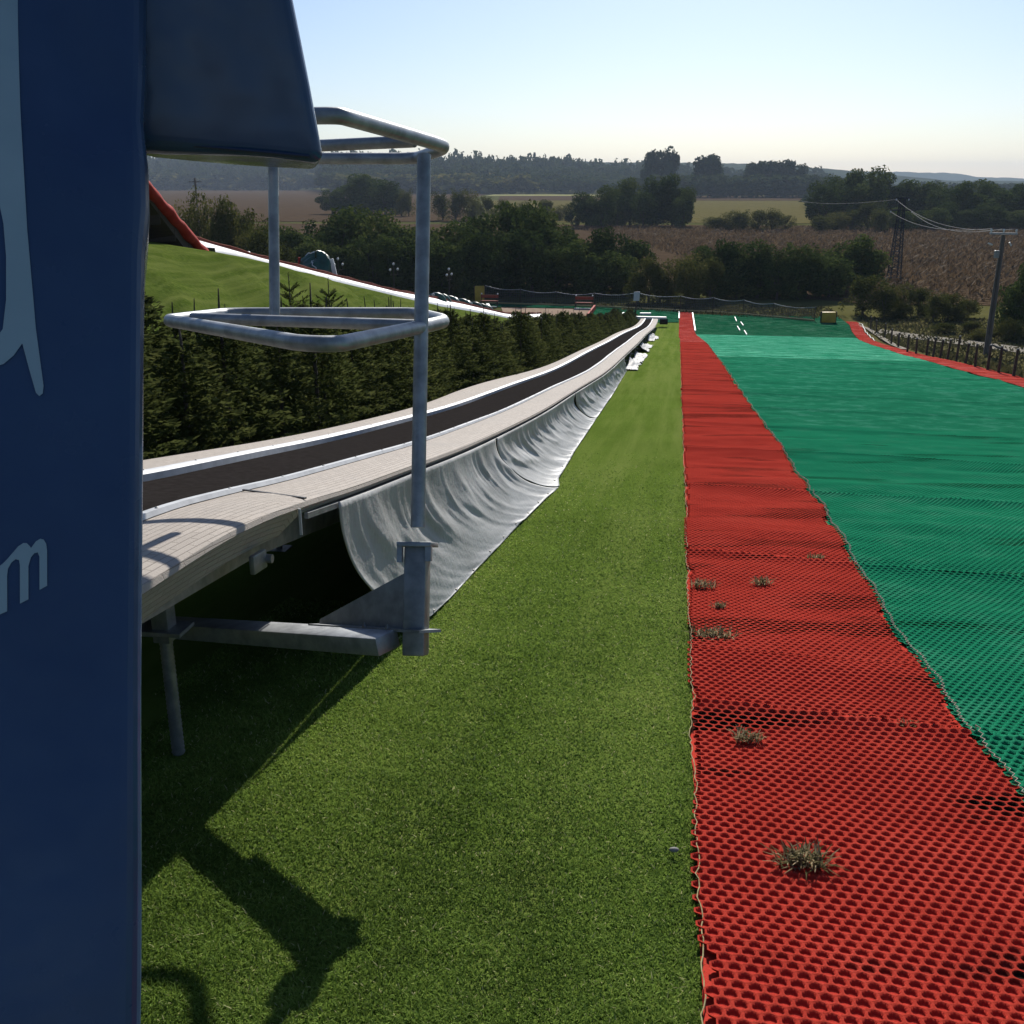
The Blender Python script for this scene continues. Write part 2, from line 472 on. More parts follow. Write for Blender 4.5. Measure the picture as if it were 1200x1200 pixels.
def npmesh(name, V, F, mats, parent=None, rndattr=None, mi=None, smooth=False):
    """V (n,3), F (m,k) arrays"""
    off = wloc(parent) if parent else Vector((0, 0, 0))
    V = np.asarray(V, np.float32) - np.array([off.x, off.y, off.z], np.float32)
    F = np.asarray(F, np.int32); m, k = F.shape
    me = bpy.data.meshes.new(name)
    me.vertices.add(len(V)); me.vertices.foreach_set('co', V.ravel())
    me.loops.add(m * k); me.loops.foreach_set('vertex_index', F.ravel())
    me.polygons.add(m); me.polygons.foreach_set('loop_start', np.arange(0, m * k, k, dtype=np.int32))
    try: me.polygons.foreach_set('loop_total', np.full(m, k, np.int32))
    except Exception: pass
    if not isinstance(mats, (list, tuple)): mats = [mats]
    for q in mats: me.materials.append(q)
    if mi is not None: me.polygons.foreach_set('material_index', np.asarray(mi, np.int32))
    if smooth: me.polygons.foreach_set('use_smooth', np.ones(m, bool))
    me.update(calc_edges=True); me.validate()
    if rndattr is not None:
        a = me.attributes.new('rnd', 'FLOAT', 'FACE'); a.data.foreach_set('value', np.asarray(rndattr, np.float32))
    o = bpy.data.objects.new(name, me); COL.objects.link(o)
    if parent: o.parent = parent
    return o


def sheet(name, ss, tfun0, tfun1, nt_, mat, dz, kind='structure', extra=None):
    ss = np.asarray(ss, float); S_, K = np.meshgrid(ss, np.linspace(0, 1, nt_), indexing='ij')
    a = np.array([tfun0(s) for s in ss])[:, None]; b = np.array([tfun1(s) for s in ss])[:, None]
    T_ = a + (b - a) * K
    zz = Z(S_, T_) + dz
    if extra is not None: zz = zz + extra(S_, T_)
    X, Y = st2xy(S_, T_)
    mb = MB(); mb.grid(X, Y, zz); mb.f = [f[::-1] for f in mb.f] if False else mb.f
    o = mb.build(name, mat, smooth=True)
    if kind: o['kind'] = kind
    # make sure normals look up
    me = o.data
    if me.polygons[0].normal.z < 0: me.flip_normals()
    return o


def copy_tree(o, parent=None):
    c = o.copy(); COL.objects.link(c)
    if parent: c.parent = parent
    for ch in list(o.children): copy_tree(ch, c)
    return c


# ------------------------------------------------------------------ ground
def build_ground():
    sa = np.concatenate([-np.geomspace(200, 4, 12), np.arange(-2, 76, .5), np.geomspace(78, 7000, 40)])
    ta = np.concatenate([-np.geomspace(6000, 33, 34), np.arange(-32, 33, .5), np.geomspace(34, 6000, 34)])
    S_, T_ = np.meshgrid(sa, ta, indexing='ij'); X, Y = st2xy(S_, T_)
    zz = Z(S_, T_) - .02 + (fbm(S_ * .8, T_ * .8, 3) - .5) * .06 * (np.abs(T_) > 8.3)
    r, c = S_.shape
    idx = np.arange(r * c).reshape(r, c)
    F = np.stack([idx[:-1, :-1], idx[:-1, 1:], idx[1:, 1:], idx[1:, :-1]], -1).reshape(-1, 4)[:, ::-1]
    sc = S_[:-1, :-1].ravel(); tc = T_[:-1, :-1].ravel()
    mi = ((sc > 60) | (np.abs(tc) > 25)).astype(int)
    o = npmesh('ground', np.stack([X, Y, zz], -1).reshape(-1, 3), F, [M['earth'], M['plain']], mi=mi, smooth=True)
    if o.data.polygons[0].normal.z < 0: o.data.flip_normals()
    o['kind'] = 'structure'


build_ground()


def poly_sheet(name, pts, z, mat, kind='structure'):
    mb = MB(); mb.add([(x, y, z) for x, y in pts], [tuple(range(len(pts)))])
    o = mb.build(name, mat); o['kind'] = kind
    if o.data.polygons[0].normal.z < 0: o.data.flip_normals()
    return o


poly_sheet('harvested_field', [(-160, 76), (12, 76), (22, 66), (60, 60), (130, 70), (160, 176), (-160, 206)], -7.37, M['brown'])
poly_sheet('left_brown_field', [(-700, 210), (-8, 204), (-20, 420), (-10, 880), (-700, 980)], -7.35, M['brown'])
poly_sheet('yellow_field', [(-4, 204), (150, 180), (200, 420), (-8, 430)], -7.35, M['yellow'])
poly_sheet('far_brown_field', [(-6, 434), (220, 424), (240, 560), (-6, 560)], -7.35, M['brown'])
poly_sheet('pale_field', [(-14, 566), (64, 562), (64, 610), (-10, 640)], -7.33, M['pale'])

# turf strip beside the conveyor (runs under it too)
ss_near = np.concatenate([np.arange(-2, 12, .1), np.arange(12, 58.2, .35)])
hemf = lambda s: .115 + .02 * (float(vnoise(s * 5, 0, 5)) - .5) - .0045 * max(0, s - 10) * .4
sheet('turf_strip', ss_near, lambda s: -3.35, hemf, 24, M['turf'], .004, extra=lambda S_, T_: (fbm(S_ * 1.1, T_ * 1.1, 8) - .5) * .03)
# grass bank left of the hedge
sheet('grass_bank', np.arange(2, 56, .25), lambda s: float(lane_t(s)) + .85, lambda s: -4.2, 60, M['bank'], .17,
      extra=lambda S_, T_: (fbm(S_ * 1.3 + T_ * 1.1, T_ * .5 - S_ * .2, 21, 4) - .5) * .42 * smooth((T_ - np.interp(S_, LS, LT) - .85) / 1.6) * smooth((-5.2 - T_) / 1.0))

# ------------------------------------------------------------------ turf blades (stuff)
def build_blades():
    Vs = []; Fs = []; Rs = []; base = 0
    if True:
        n = 330000; u = NR.random(n); a_, b_ = 1.35, 30.0; pw = .75
        s = (a_ ** -pw + u * (b_ ** -pw - a_ ** -pw)) ** (-1 / pw)
        t = NR.uniform(-1.9, .118, n)
        keep = t < .115 + .02 * (vnoise(s * 5, np.zeros(n), 5) - .5)
        # nothing under the tarpaulin
        keep &= ~((s > 4.6) & (t < -1.13)) & ~((s < 3.2) & (t < -1.75))
        fade = 1 - smooth((s - 3.5) / 8); keep &= NR.random(n) < fade
        s = s[keep]; t = t[keep]; n = len(s)
        x, y = st2xy(s, t); z = Z(s, t) + .004 + (fbm(s * 1.1, t * 1.1, 8) - .5) * .03
        clump = vnoise(s * 14, t * 14, 31); big = fbm(s * 1.4, t * 1.4, 40)
        h = .0095; w = (.0019 + .0008 * s)[:, None][:, 0]
        hh = h * NR.uniform(.6, 1.15, n) * (.8 + .4 * clump)
        a = NR.uniform(0, 2 * PI, n); lean = NR.normal(0, .75, (n, 2)) * hh[:, None]
        dx = np.cos(a) * w / 2; dy = np.sin(a) * w / 2
        p0 = np.stack([x - dx, y - dy, z], -1); p1 = np.stack([x + dx, y + dy, z], -1)
        m0 = np.stack([x - dx * .8 + lean[:, 0] * .4, y - dy * .8 + lean[:, 1] * .4, z + hh * .6], -1)
        m1 = np.stack([x + dx * .8 + lean[:, 0] * .4, y + dy * .8 + lean[:, 1] * .4, z + hh * .6], -1)
        q0 = np.stack([x - dx * .3 + lean[:, 0], y - dy * .3 + lean[:, 1], z + hh * .95], -1)
        q1 = np.stack([x + dx * .3 + lean[:, 0], y + dy * .3 + lean[:, 1], z + hh * .95], -1)
        V = np.stack([p0, p1, m1, m0, q1, q0], 1).reshape(-1, 3)
        i = np.arange(n)[:, None] * 6 + base
        Fs.append(np.concatenate([i + np.array([0, 1, 2, 3]), i + np.array([3, 2, 4, 5])], 0)); Vs.append(V); base += n * 6
        r = np.clip(NR.beta(2, 2.4, n) * .75 + (big - .5) * .8 + (clump - .5) * .3 + (vnoise(t * 7, s * .25, 77) - .5) * .35, 0, .9)
        r[NR.random(n) < .025] = 1
        Rs.append(np.concatenate([r, r]))
    o = npmesh('turf_blades', np.concatenate(Vs), np.concatenate(Fs), M['blade'], rndattr=np.concatenate(Rs))
    tag(o, 'short artificial green turf pile between the conveyor and the red matting', 'turf', None, 'stuff')


build_blades()

# ------------------------------------------------------------------ ski mats made of hexagonal cells
PANEL = [1.0, 3.5, 6.08, 8.6, 11.2, 13.7, 16.3, 18.9, 21.4, 24, 26.5, 29]


def und(s, t):
    u = (fbm(s * .9, t * .55, 51) - .5) * .05 + (fbm(s * 3.2, t * 1.3, 52, 2) - .5) * .022
    for k, p in enumerate(PANEL):
        d = s - (p - .12 * (t - .1) + .04 * np.sin(t * 2 + k))
        u = u + .026 * np.exp(-np.clip(-d, 0, 9) / .12) * (d < 0) - .006 * np.exp(-np.clip(d, 0, 9) / .2) * (d >= 0)
    return u


def cells(name, s0, s1, tf0, tf1, nside, a=.037, wall=.003, depth=.008, mats=None, base=.017, parent=None):
    rowh = a * .866
    rows = np.arange(s0, s1, rowh)
    Sl = []; Tl = []
    for k, s in enumerate(rows):
        lo = tf0(s); hi = tf1(s)
        if hi <= lo: continue
        t = np.arange(lo, hi, a); t = (np.floor(lo / a) + np.arange(len(t))) * a + (a / 2 if k % 2 else 0)
        t = t[(t > lo) & (t < hi)]
        Sl.append(np.full(len(t), s)); Tl.append(t)
    if not Sl: return None
    s = np.concatenate(Sl); t = np.concatenate(Tl)
    # the whole sheet is laid a little wavy
    ws = s + .012 * np.sin(t * 3.1 + s * .7) + (vnoise(s * 1.2, t * 1.2, 61) - .5) * .03
    wt = t + (vnoise(s * 1.3, t * .9, 62) - .5) * .03
    n = len(s)
    ang = np.arange(6) * PI / 3 + PI / 6
    def ring(r, nn, off):
        A = np.arange(nn) * 2 * PI / nn + off
        return np.cos(A) * r, np.sin(A) * r
    ot, os_ = ring(a / math.sqrt(3), 6, PI / 6)
    outS = ws[:, None] + os_; outT = wt[:, None] + ot
    jit = (1 + .1 * (NR.random(n) - .5))[:, None]
    it, is_ = ring(a / 2 - wall, nside, PI / 6)
    inS = ws[:, None] + is_ * jit; inT = wt[:, None] + it * jit * 1.03
    def xyz(S_, T_, dz):
        X, Y = st2xy(S_, T_)
        return np.stack([X, Y, Z(S_, T_) + und(S_, T_) + base + dz], -1)
    O = xyz(outS, outT, depth); I = xyz(inS, inT, depth + .001); B = xyz(ws[:, None] + is_ * jit * .96, wt[:, None] + it * jit * .96, 0)
    m = 6 + 2 * nside
    V = np.concatenate([O, I, B], 1).reshape(-1, 3)
    b = (np.arange(n) * m)[:, None]
    Q = []; mi = []
    step = nside // 6
    for k in range(6):
        k2 = (k + 1) % 6
        if step == 1:
            Q.append(np.stack([b[:, 0] + k, b[:, 0] + k2, b[:, 0] + 6 + k2, b[:, 0] + 6 + k], -1)); mi.append(0)
        else:
            i0, i1, i2 = 6 + k * 2, 6 + (k * 2 + 1) % nside, 6 + (k * 2 + 2) % nside
            Q.append(np.stack([b[:, 0] + k, b[:, 0] + k2, b[:, 0] + i2, b[:, 0] + i1], -1)); mi.append(0)
            Q.append(np.stack([b[:, 0] + k, b[:, 0] + i1, b[:, 0] + i0, b[:, 0] + i0], -1)); mi.append(-1)
    for k in range(nside):
        k2 = (k + 1) % nside
        Q.append(np.stack([b[:, 0] + 6 + k, b[:, 0] + 6 + k2, b[:, 0] + 6 + nside + k2, b[:, 0] + 6 + nside + k], -1)); mi.append(2)
    for k in range(1, nside - 2, 2):
        Q.append(np.stack([b[:, 0] + 6 + nside, b[:, 0] + 6 + nside + k, b[:, 0] + 6 + nside + k + 1, b[:, 0] + 6 + nside + k + 2], -1)); mi.append(1)
    quads = [q for q, x in zip(Q, mi) if x >= 0]; mq = np.concatenate([np.full(n, x) for x in mi if x >= 0])
    tris = [q[:, :3] for q, x in zip(Q, mi) if x < 0]
    F = np.concatenate(quads)
    if tris:
        T3 = np.concatenate(tris)
        # split a triangle into a degenerate-free quad by adding an edge midpoint
        mid = (V[T3[:, 1]] + V[T3[:, 2]]) / 2; nb = len(V)
        V = np.concatenate([V, mid]); F = np.concatenate([F, np.stack([T3[:, 0], T3[:, 1], nb + np.arange(len(T3)), T3[:, 2]], -1)])
        mq = np.concatenate([mq, np.zeros(len(T3), int)])
    return npmesh(name, V, F[:, ::-1], mats, parent=parent, mi=mq)


def redL(s): return .128 + .02 * (float(vnoise(s * 5, 0, 5)) - .5) - .0045 * max(0, s - 10) * .4 - (.05 if s > 45 else 0)
def redR(s): return float(np.interp(s, [0, 2.8, 5, 6.5, 8, 12, 18, 30, 38, 46, 50, 62], [1.09, 1.09, 1.09, 1.12, 1.16, 1.2, 1.2, 1.12, 1.07, .92, .78, .7])) + .012 * math.sin(s * 5)


red = thing('ski_mat', P(10, .6), 'red honeycomb ski mat strip running down between the turf and the wide green mat', 'ski mat')
cells('cells', 1.35, 4.2, redL, redR, 12, mats=[M['red'], M['redfloor'], M['redwall']], parent=red)
cells('cells', 4.2, 20, redL, redR, 6, mats=[M['red'], M['redfloor'], M['redwall']], parent=red)
cells('cells', 20, 40, redL, redR, 6, a=.06, wall=.008, mats=[M['red'], M['redfloor'], M['redwall']], parent=red)


def far_mat(name, s0, s1, f0, f1, nt_, mat, parent, ds=.3, dz=.03, sk=None):
    ss = np.arange(s0, s1 + ds * .5, ds); S_, K = np.meshgrid(ss, np.linspace(0, 1, nt_), indexing='ij')
    a = np.array([f0(s) for s in ss])[:, None]; b_ = np.array([f1(s) for s in ss])[:, None]; T_ = a + (b_ - a) * K
    zz = Z(S_, T_) + und(S_, T_) * .8 + dz
    X, Y = st2xy(S_, T_); r, c = X.shape
    V = np.stack([X, Y, zz], -1).reshape(-1, 3); idx = np.arange(r * c).reshape(r, c)
    F = np.stack([idx[:-1, :-1], idx[:-1, 1:], idx[1:, 1:], idx[1:, :-1]], -1).reshape(-1, 4)
    o = npmesh(name, V, F, mat, parent=parent, smooth=True)
    if o.data.polygons[0].normal.z < 0: o.data.flip_normals()
    return o


far_mat('mat_sheet', 40, 61.8, redL, redR, 8, M['redfar'], red)

green = thing('ski_mat', P(12, 3.5), 'wide glossy green ski mat covering the slope right of the red strip', 'ski mat')
gl = lambda s: redR(s) + .006
far_mat('backing', 2, 30, lambda s: redR(s) - .05, lambda s: redR(s) + .2, 6, M['greenfloor'], green, dz=.006)
far_mat('backing', 1.2, 40, lambda s: redL(s) - .012, lambda s: redR(s) + .0, 8, M['redwall'], red, dz=.008)
gvis = lambda s: min(float(mat_edge(s)) - .02, .40 * s + 1.3)
cells('cells', 2.3, 8, gl, gvis, 6, mats=[M['green'], M['greenfloor'], M['greenwall']], parent=green)
cells('cells', 8, 14, gl, gvis, 6, depth=.007, base=.018, mats=[M['green'], M['greenfloor'], M['greenwall']], parent=green)
cells('cells', 14, 20, gl, gvis, 6, depth=.007, base=.019, mats=[M['green2'], M['greenfloor'], M['green2']], parent=green)
gfar0 = 20.0
cells('cells', 20, 30, gl, lambda s: float(mat_edge(s)) - .02, 6, a=.062, wall=.010, depth=.007, base=.019, mats=[M['green2'], M['green2'], M['green2']], parent=green)
far_mat('mat_sheet', 30, 49.2, gl, lambda s: float(mat_edge(s)) - .02, 60, M['greenfar'], green, ds=.2)
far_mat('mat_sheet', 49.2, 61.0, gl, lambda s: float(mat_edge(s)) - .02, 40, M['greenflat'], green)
far_mat('mat_sheet', -1.5, 22.6, lambda s: gvis(s), lambda s: float(mat_edge(s)) - .02, 20, M['greenfar'], green)

red2 = thing('ski_mat', P(30, 7.3), 'narrow red ski mat edging the green slope beside the wooden stakes', 'ski mat')
w2 = lambda s: float(np.interp(s, [0, 24, 32, 39, 56, 60], [.85, .85, .72, .55, .6, .6]))
far_mat('mat_sheet', 10, 58.5, lambda s: float(mat_edge(s)), lambda s: float(mat_edge(s)) + w2(s), 6, M['redfar'], red2)

# flat green mat at the foot of the slope, left of the red strip
gm = thing('ski_mat', P(60, -2), 'flat green matting at the slope foot behind the conveyor end', 'ski mat')
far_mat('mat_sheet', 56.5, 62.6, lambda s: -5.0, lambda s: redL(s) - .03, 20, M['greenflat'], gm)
gm2 = thing('ski_mat', P(64, -9), 'thin strip of green matting behind the sand pit along the netting', 'ski mat')
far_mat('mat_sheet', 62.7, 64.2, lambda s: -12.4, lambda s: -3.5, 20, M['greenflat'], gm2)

# pale cord sewn along the seam of red and green, and the hem between turf and red
mb = MB(); pts = []
for s in np.concatenate([np.arange(2.3, 14, .018), np.arange(14, 50, .12)]):
    k = len(pts); w = .006 if s < 14 else 0
    t = redR(s) + .008 + w * (1 if k % 2 else -1) + .006 * math.sin(s * 21)
    pts.append(P(s, t, .036 + float(und(np.array(s), np.array(t))) + .004 * rnd.random()))
mb.tube(pts, .0019, 5)
tag(mb.build('seam_cord', M['cord']), 'pale twine stitched along the seam where red meets green matting', 'cord')
mb = MB(); pts = []
for s in np.concatenate([np.arange(1.3, 10, .03), np.arange(10, 45, .2)]):
    t = hemf(s) + .004 + .006 * rnd.uniform(-1, 1)
    pts.append(P(s, t, .022 + .008 * rnd.random() + float(und(np.array(s), np.array(t))) * .5))
mb.tube(pts, .0016, 5)
tag(mb.build('hem_cord', M['fringe']), 'frayed tan hem between the grass green turf and the red mat', 'cord')

# ------------------------------------------------------------------ weeds in the red mat
def tuft(name, s, t, r, n, h, label, flat=1.35, green=.0):
    c = P(s, t, .03); V = []; F = []; R = []
    for k in range(n):
        a = rnd.uniform(0, 2 * PI); d = rnd.random() ** .7 * r; x0 = c[0] + math.cos(a) * d * 1.5; y0 = c[1] + math.sin(a) * d * .7
        L = h * rnd.uniform(.5, 1.2); b = rnd.uniform(0, 2 * PI); e = rnd.uniform(.3, 1.2) * flat
        dx, dy, dz = math.cos(b) * L * e, math.sin(b) * L * e, L * (1.15 - .6 * e)
        wx, wy = -math.sin(b) * .0022, math.cos(b) * .0022; i = len(V)
        V += [(x0 - wx, y0 - wy, c[2] - .012), (x0 + wx, y0 + wy, c[2] - .012), (x0 + wx + dx * .5, y0 + wy + dy * .5, c[2] + dz * .75), (x0 - wx + dx * .5, y0 - wy + dy * .5, c[2] + dz * .75),
              (x0 + wx * .3 + dx, y0 + wy * .3 + dy, c[2] + dz), (x0 - wx * .3 + dx, y0 - wy * .3 + dy, c[2] + dz)]
        F += [(i, i + 1, i + 2, i + 3), (i + 3, i + 2, i + 4, i + 5)]; q = rnd.random() ** (1 + green); R += [q, q]
    o = npmesh(name, np.array(V), np.array(F), M['dry'], rndattr=R); tag(o, label, 'weed')


tuft('grass_tuft', 2.37, .39, .045, 170, .05, 'largest straw-tipped grass tuft nearest the camera on the red mat')
tuft('grass_tuft', 3.19, .30, .035, 90, .035, 'small brown weed clump on the red mat near the turf edge below the mat seam')
tuft('grass_tuft', 3.41, .88, .028, 80, .025, 'flat grey-brown weed on the right half of the red mat beside the dark cells')
tuft('grass_tuft', 4.36, .22, .07, 190, .045, 'wide dark green weed clump on the red mat above the lowest seam')
tuft('grass_tuft', 5.25, .20, .05, 110, .04, 'small olive weed near the turf edge halfway up the red mat')
tuft('grass_tuft', 5.39, .52, .035, 80, .035, 'lone little weed in the middle of the red mat just below the second seam')
tuft('grass_tuft', 6.07, .89, .035, 60, .03, 'faint dry weed on the right half of the red mat beyond the second seam')
tuft('grass_tuft', 4.87, .27, .028, 50, .03, 'tiny weed sprig between the two left weed clumps on the red mat')
mb = MB(); c = P(2.36, .055, .03); mb.ball(c, .011, 8, 6, sq=(1.3, .8, .6))
tag(mb.build('pebble', M['stone'], smooth=True), 'small grey pebble lying on the turf close to the red mat', 'stone')

# ------------------------------------------------------------------ conveyor lift
KS = [1.2, 2, 3.2, 4.5, 6, 8, 11, 14, 18, 25, 40, 55]
KR = [-1.20, -1.20, -1.20, -1.23, -1.26, -1.29, -1.30, -1.28, -1.21, -1.12, -1.13, -1.09]
KBR = [-1.55, -1.54, -1.53, -1.56, -1.60, -1.64, -1.66, -1.63, -1.52, -1.46, -1.45, -1.38]
KBL = [-2.03, -2.04, -2.06, -2.12, -2.19, -2.22, -2.22, -2.21, -2.12, -1.99, -1.91, -1.73]
KL = [-2.38, -2.40, -2.43, -2.45, -2.48, -2.51, -2.61, -2.76, -2.40, -2.24, -2.20, -1.97]
HS = [1.2, 2.07, 2.62, 3.1, 3.65, 4.5, 6, 7.6, 10.2, 13.7, 18, 27, 60]
HH = [.70, .79, .838, .822, .785, .745, .65, .57, .52, .47, .42, .40, .40]


def kk(K):
    # smooth interpolation of the knots
    def f(s):
        w = .3 if s < 5 else min(4.0, 1.2 + .12 * (s - 5))
        return float(np.mean(np.interp(s + np.linspace(-w, w, 7), KS, K)))
    return f


cR, cBR, cBL, cL = kk(KR), kk(KBR), kk(KBL), kk(KL)


def deckz(s):
    w = .25 if s < 4 else min(2.5, .5 + .1 * (s - 4))
    ss = s + np.linspace(-w, w, 7)
    wob = .006 * np.sin(ss * .55 + 1) * (ss > 12)
    return float(np.mean(G(ss) + np.interp(ss, HS, HH) + wob))


def pst(s, t, z):
    x, y = st2xy(s, t); return np.array([float(x), float(y), float(z)])


lift = thing('conveyor_lift', P(4.5, -2.3), 'long beige conveyor lift with a black belt running down the slope', 'conveyor')
SS = np.concatenate([np.arange(1.2, 12, .12), np.arange(12, 54.6, .4)])


def strip(name, fa, fb, za, zb, mat, parent, segs=1, uv=False, round_edge=0):
    mb = MB(); rows = []
    for s in SS:
        z = deckz(s); row = []
        for k in range(segs + 1):
            q = k / segs; t = fa(s) + (fb(s) - fa(s)) * q
            row.append(pst(s, t, z + za + (zb - za) * q))
        rows.append(row)
    A = np.array(rows); mb.grid(A[..., 0], A[..., 1], A[..., 2])
    o = mb.build(name, mat, parent, smooth=True)
    if uv:
        me = o.data; ul = me.uv_layers.new(name='UVMap')
        ncol = segs + 1
        for poly in me.polygons:
            for li in poly.loop_indices:
                vi = me.loops[li].vertex_index; s = SS[vi // ncol]; q = (vi % ncol) / segs
                ul.data[li].uv = (s, q * abs(fb(s) - fa(s)))
    return o


def solid_strip(name, fa, fb, ztop, zbot, mat, parent, uv=True, curve=0.0, edge=.02, skirt_lines=True):
    """a long slab: inner wall, top with rounded outer edge, outer wall"""
    mb = MB(); rows = []; UV = []
    for s in SS:
        z = deckz(s); a = fa(s); b = fb(s); sg = 1 if b > a else -1; w = abs(b - a)
        prof = [(a, zbot(s)), (a, ztop - .004), (a + sg * .004, ztop)]
        for q in (.25, .5, .75): prof.append((a + sg * w * q, ztop + curve * math.sin(q * PI)))
        prof += [(b - sg * edge, ztop), (b - sg * edge * .3, ztop - edge * .25), (b, ztop - edge), (b + sg * zbot(s) * .24, zbot(s) * .5 + ztop * .5), (b + sg * zbot(s) * .55, zbot(s))]
        row = [pst(s, t, z + h) for t, h in prof]; rows.append(row)
        d = [0]
        for i in range(1, len(prof)): d.append(d[-1] + math.hypot(prof[i][0] - prof[i - 1][0], prof[i][1] - prof[i - 1][1]))
        UV.append([(s, q) for q in d])
    A = np.array(rows); mb.grid(A[..., 0], A[..., 1], A[..., 2])
    nc = A.shape[1]; nr = A.shape[0]
    mb.f.append(tuple(range(nc))); mb.mi.append(0); mb.f.append(tuple((nr - 1) * nc + k for k in range(nc))[::-1]); mb.mi.append(0)
    o = mb.build(name, mat, parent, auto=40)
    me = o.data; ul = me.uv_layers.new(name='UVMap')
    for poly in me.polygons:
        for li in poly.loop_indices:
            vi = me.loops[li].vertex_index; ul.data[li].uv = UV[vi // nc][vi % nc]
    bm = bmesh.new(); bm.from_mesh(me); bmesh.ops.recalc_face_normals(bm, faces=bm.faces); bm.to_mesh(me); bm.free()
    return o


skirt_h = lambda s: -float(np.interp(s, [1, 2, 3.02, 3.09, 3.4, 60], [.145, .14, .112, .05, .045, .045]))
solid_strip('deck_panel', lambda s: cBR(s) + .036, cR, 0, skirt_h, M['deck'], lift, curve=.008)
solid_strip('deck_panel', lambda s: cBL(s) - .036, cL, 0, lambda s: -.1, M['deck'], lift, curve=.006)
strip('belt', lambda s: cBL(s) - .01, lambda s: cBR(s) + .01, -.022, -.022, M['belt'], lift, 2)
for fa, sg in ((cBL, -1), (cBR, 1)):
    mb = MB(); A = []
    for s in SS:
        z = deckz(s); a = fa(s)
        wob = .003 * math.sin(s * 2.2)
        A.append([pst(s, a - sg * .012, z - .03), pst(s, a - sg * .012 + wob, z + .008), pst(s, a + sg * .012 + wob, z + .018), pst(s, a + sg * .034, z + .018), pst(s, a + sg * .042, z + .003)])
    A = np.array(A); mb.grid(A[..., 0], A[..., 1], A[..., 2])
    gr = mb.build('guide_rail', M['rail'], lift, auto=30)
    for s in np.arange(2.2, 14, .5):
        mb = MB(); mb.ball(pst(s, fa(s) + sg * .024, deckz(s) + .019), .006, 8, 5, sq=(1, 1, .5))
        mb.build('bolt', M['galvd'], gr)
# dark crack between the first plates (joint strip)
mb = MB()
mb.bar(pst(3.25, cBR(3.25) + .05, deckz(3.25) + .009), pst(3.14, cR(3.14) - .01, deckz(3.14) + .004), .008, .005)
mb.build('joint_gap', M['hole'], lift)
# underside frame beams and legs
mb = MB()
for f in (cL, cR):
    off = .16 if f is cL else -.16
    pts = [pst(s, f(s) + off, deckz(s) - .13) for s in np.arange(1.4, 54.5, .8)]
    for a, b in zip(pts[:-1], pts[1:]): mb.bar(a, b, .06, .1)
mb.build('frame', M['galvd'], lift)
for s in np.concatenate([[2.72], np.arange(5.6, 54, 3.1)]):
    for f, off in ((cR, .06 if s < 3 else -.12), (cL, .12)):
        t = (-1.54 if f is cR and s < 3 else f(s) + off); top = deckz(s) - .12; z0 = float(Z(s, t)) + .006
        mb = MB(); r = .019
        mb.tube([pst(s, t, z0), pst(s, t, z0 + (top - z0) * .66)], r, 10)
        if s < 3:
            mb.tube([pst(s, t, z0 + .008 * k) for k in range(0, int((top - z0) * .6 / .008))],
                    [r + (.0025 if k % 2 else 0) for k in range(0, int((top - z0) * .6 / .008))], 10)
        up = np.array([0, 0, 1.])
        mb.box(pst(s, t, z0 + (top - z0) * .8), (SV[0], SV[1], 0), (TV[0], TV[1], 0), up, .028, .028, (top - z0) * .2 + .02, bev=.004)
        lg = mb.build('leg', M['galvd'], lift, auto=35)
        mb = MB(); mb.box(pst(s, t, z0 + (top - z0) * .63), (SV[0], SV[1], 0), (TV[0], TV[1], 0), up, .05, .075, .006)
        mb.build('adjuster_plate', M['galvd'], lg)
        if s < 3: continue
        mb = MB(); mb.box(pst(s, t, z0 + .004), (SV[0], SV[1], 0), (TV[0], TV[1], 0), up, .06, .06, .004)
        mb.build('foot_plate', M['galvd'], lg)
# small roller bracket hanging under the near skirt
mb = MB(); mb.box(pst(2.76, cR(2.76) - .03, deckz(2.76) - .15), (SV[0], SV[1], -.1), (TV[0], TV[1], 0), (0, 0, 1), .05, .009, .03, bev=.005)
mb.tube([pst(2.81, cR(2.81) - .05, deckz(2.81) - .15), pst(2.81, cR(2.81) - .005, deckz(2.81) - .15)], .014, 10)
mb.build('roller_bracket', M['galvd'], lift, auto=35)
# bright end plate of the first skirt
mb = MB(); mb.box(pst(3.04, cR(3.04) + .004, deckz(3.04) - .065), (SV[0], SV[1], -.12), (TV[0], TV[1], 0), (0, 0, 1), .003, .004, .045)
mb.build('skirt_end', M['rail'], lift)
# hem rail under deck edge where the tarpaulins are clamped
mb = MB(); pts = [pst(s, cR(s) - .005, deckz(s) - .055) for s in np.arange(3.12, 54, .4)]
for a, b in zip(pts[:-1], pts[1:]): mb.bar(a, b, .014, .02)
mb.build('clamp_rail', M['galv'], lift)
# white cross beam at the far end
mb = MB(); s = 54.7; mb.bar(pst(s, cL(s) - .3, deckz(s) + .02), pst(s, cR(s) + .42, deckz(s) + .02), .22, .14, bev=.02)
mb.build('end_beam', M['white'], lift)
mb = MB(); mb.tube([pst(54.6, cR(54) + .08, deckz(54.5) - .16), pst(54.6, cR(54) + .5, deckz(54.5) - .16)], .14, 12)
mb.build('end_roller', M['belt'], lift, auto=35)
# steel cross beam that carries the barrier
GS = .705
bR = pixd(455, 753, 3.98 * GS); bL = bR + (pixd(200, 735, 3.5) - bR) * 1.25
mb = MB(); mb.bar(bL, bR, .085, .052, bev=.005)
mb.build('cross_beam', M['galv'], lift, auto=35)

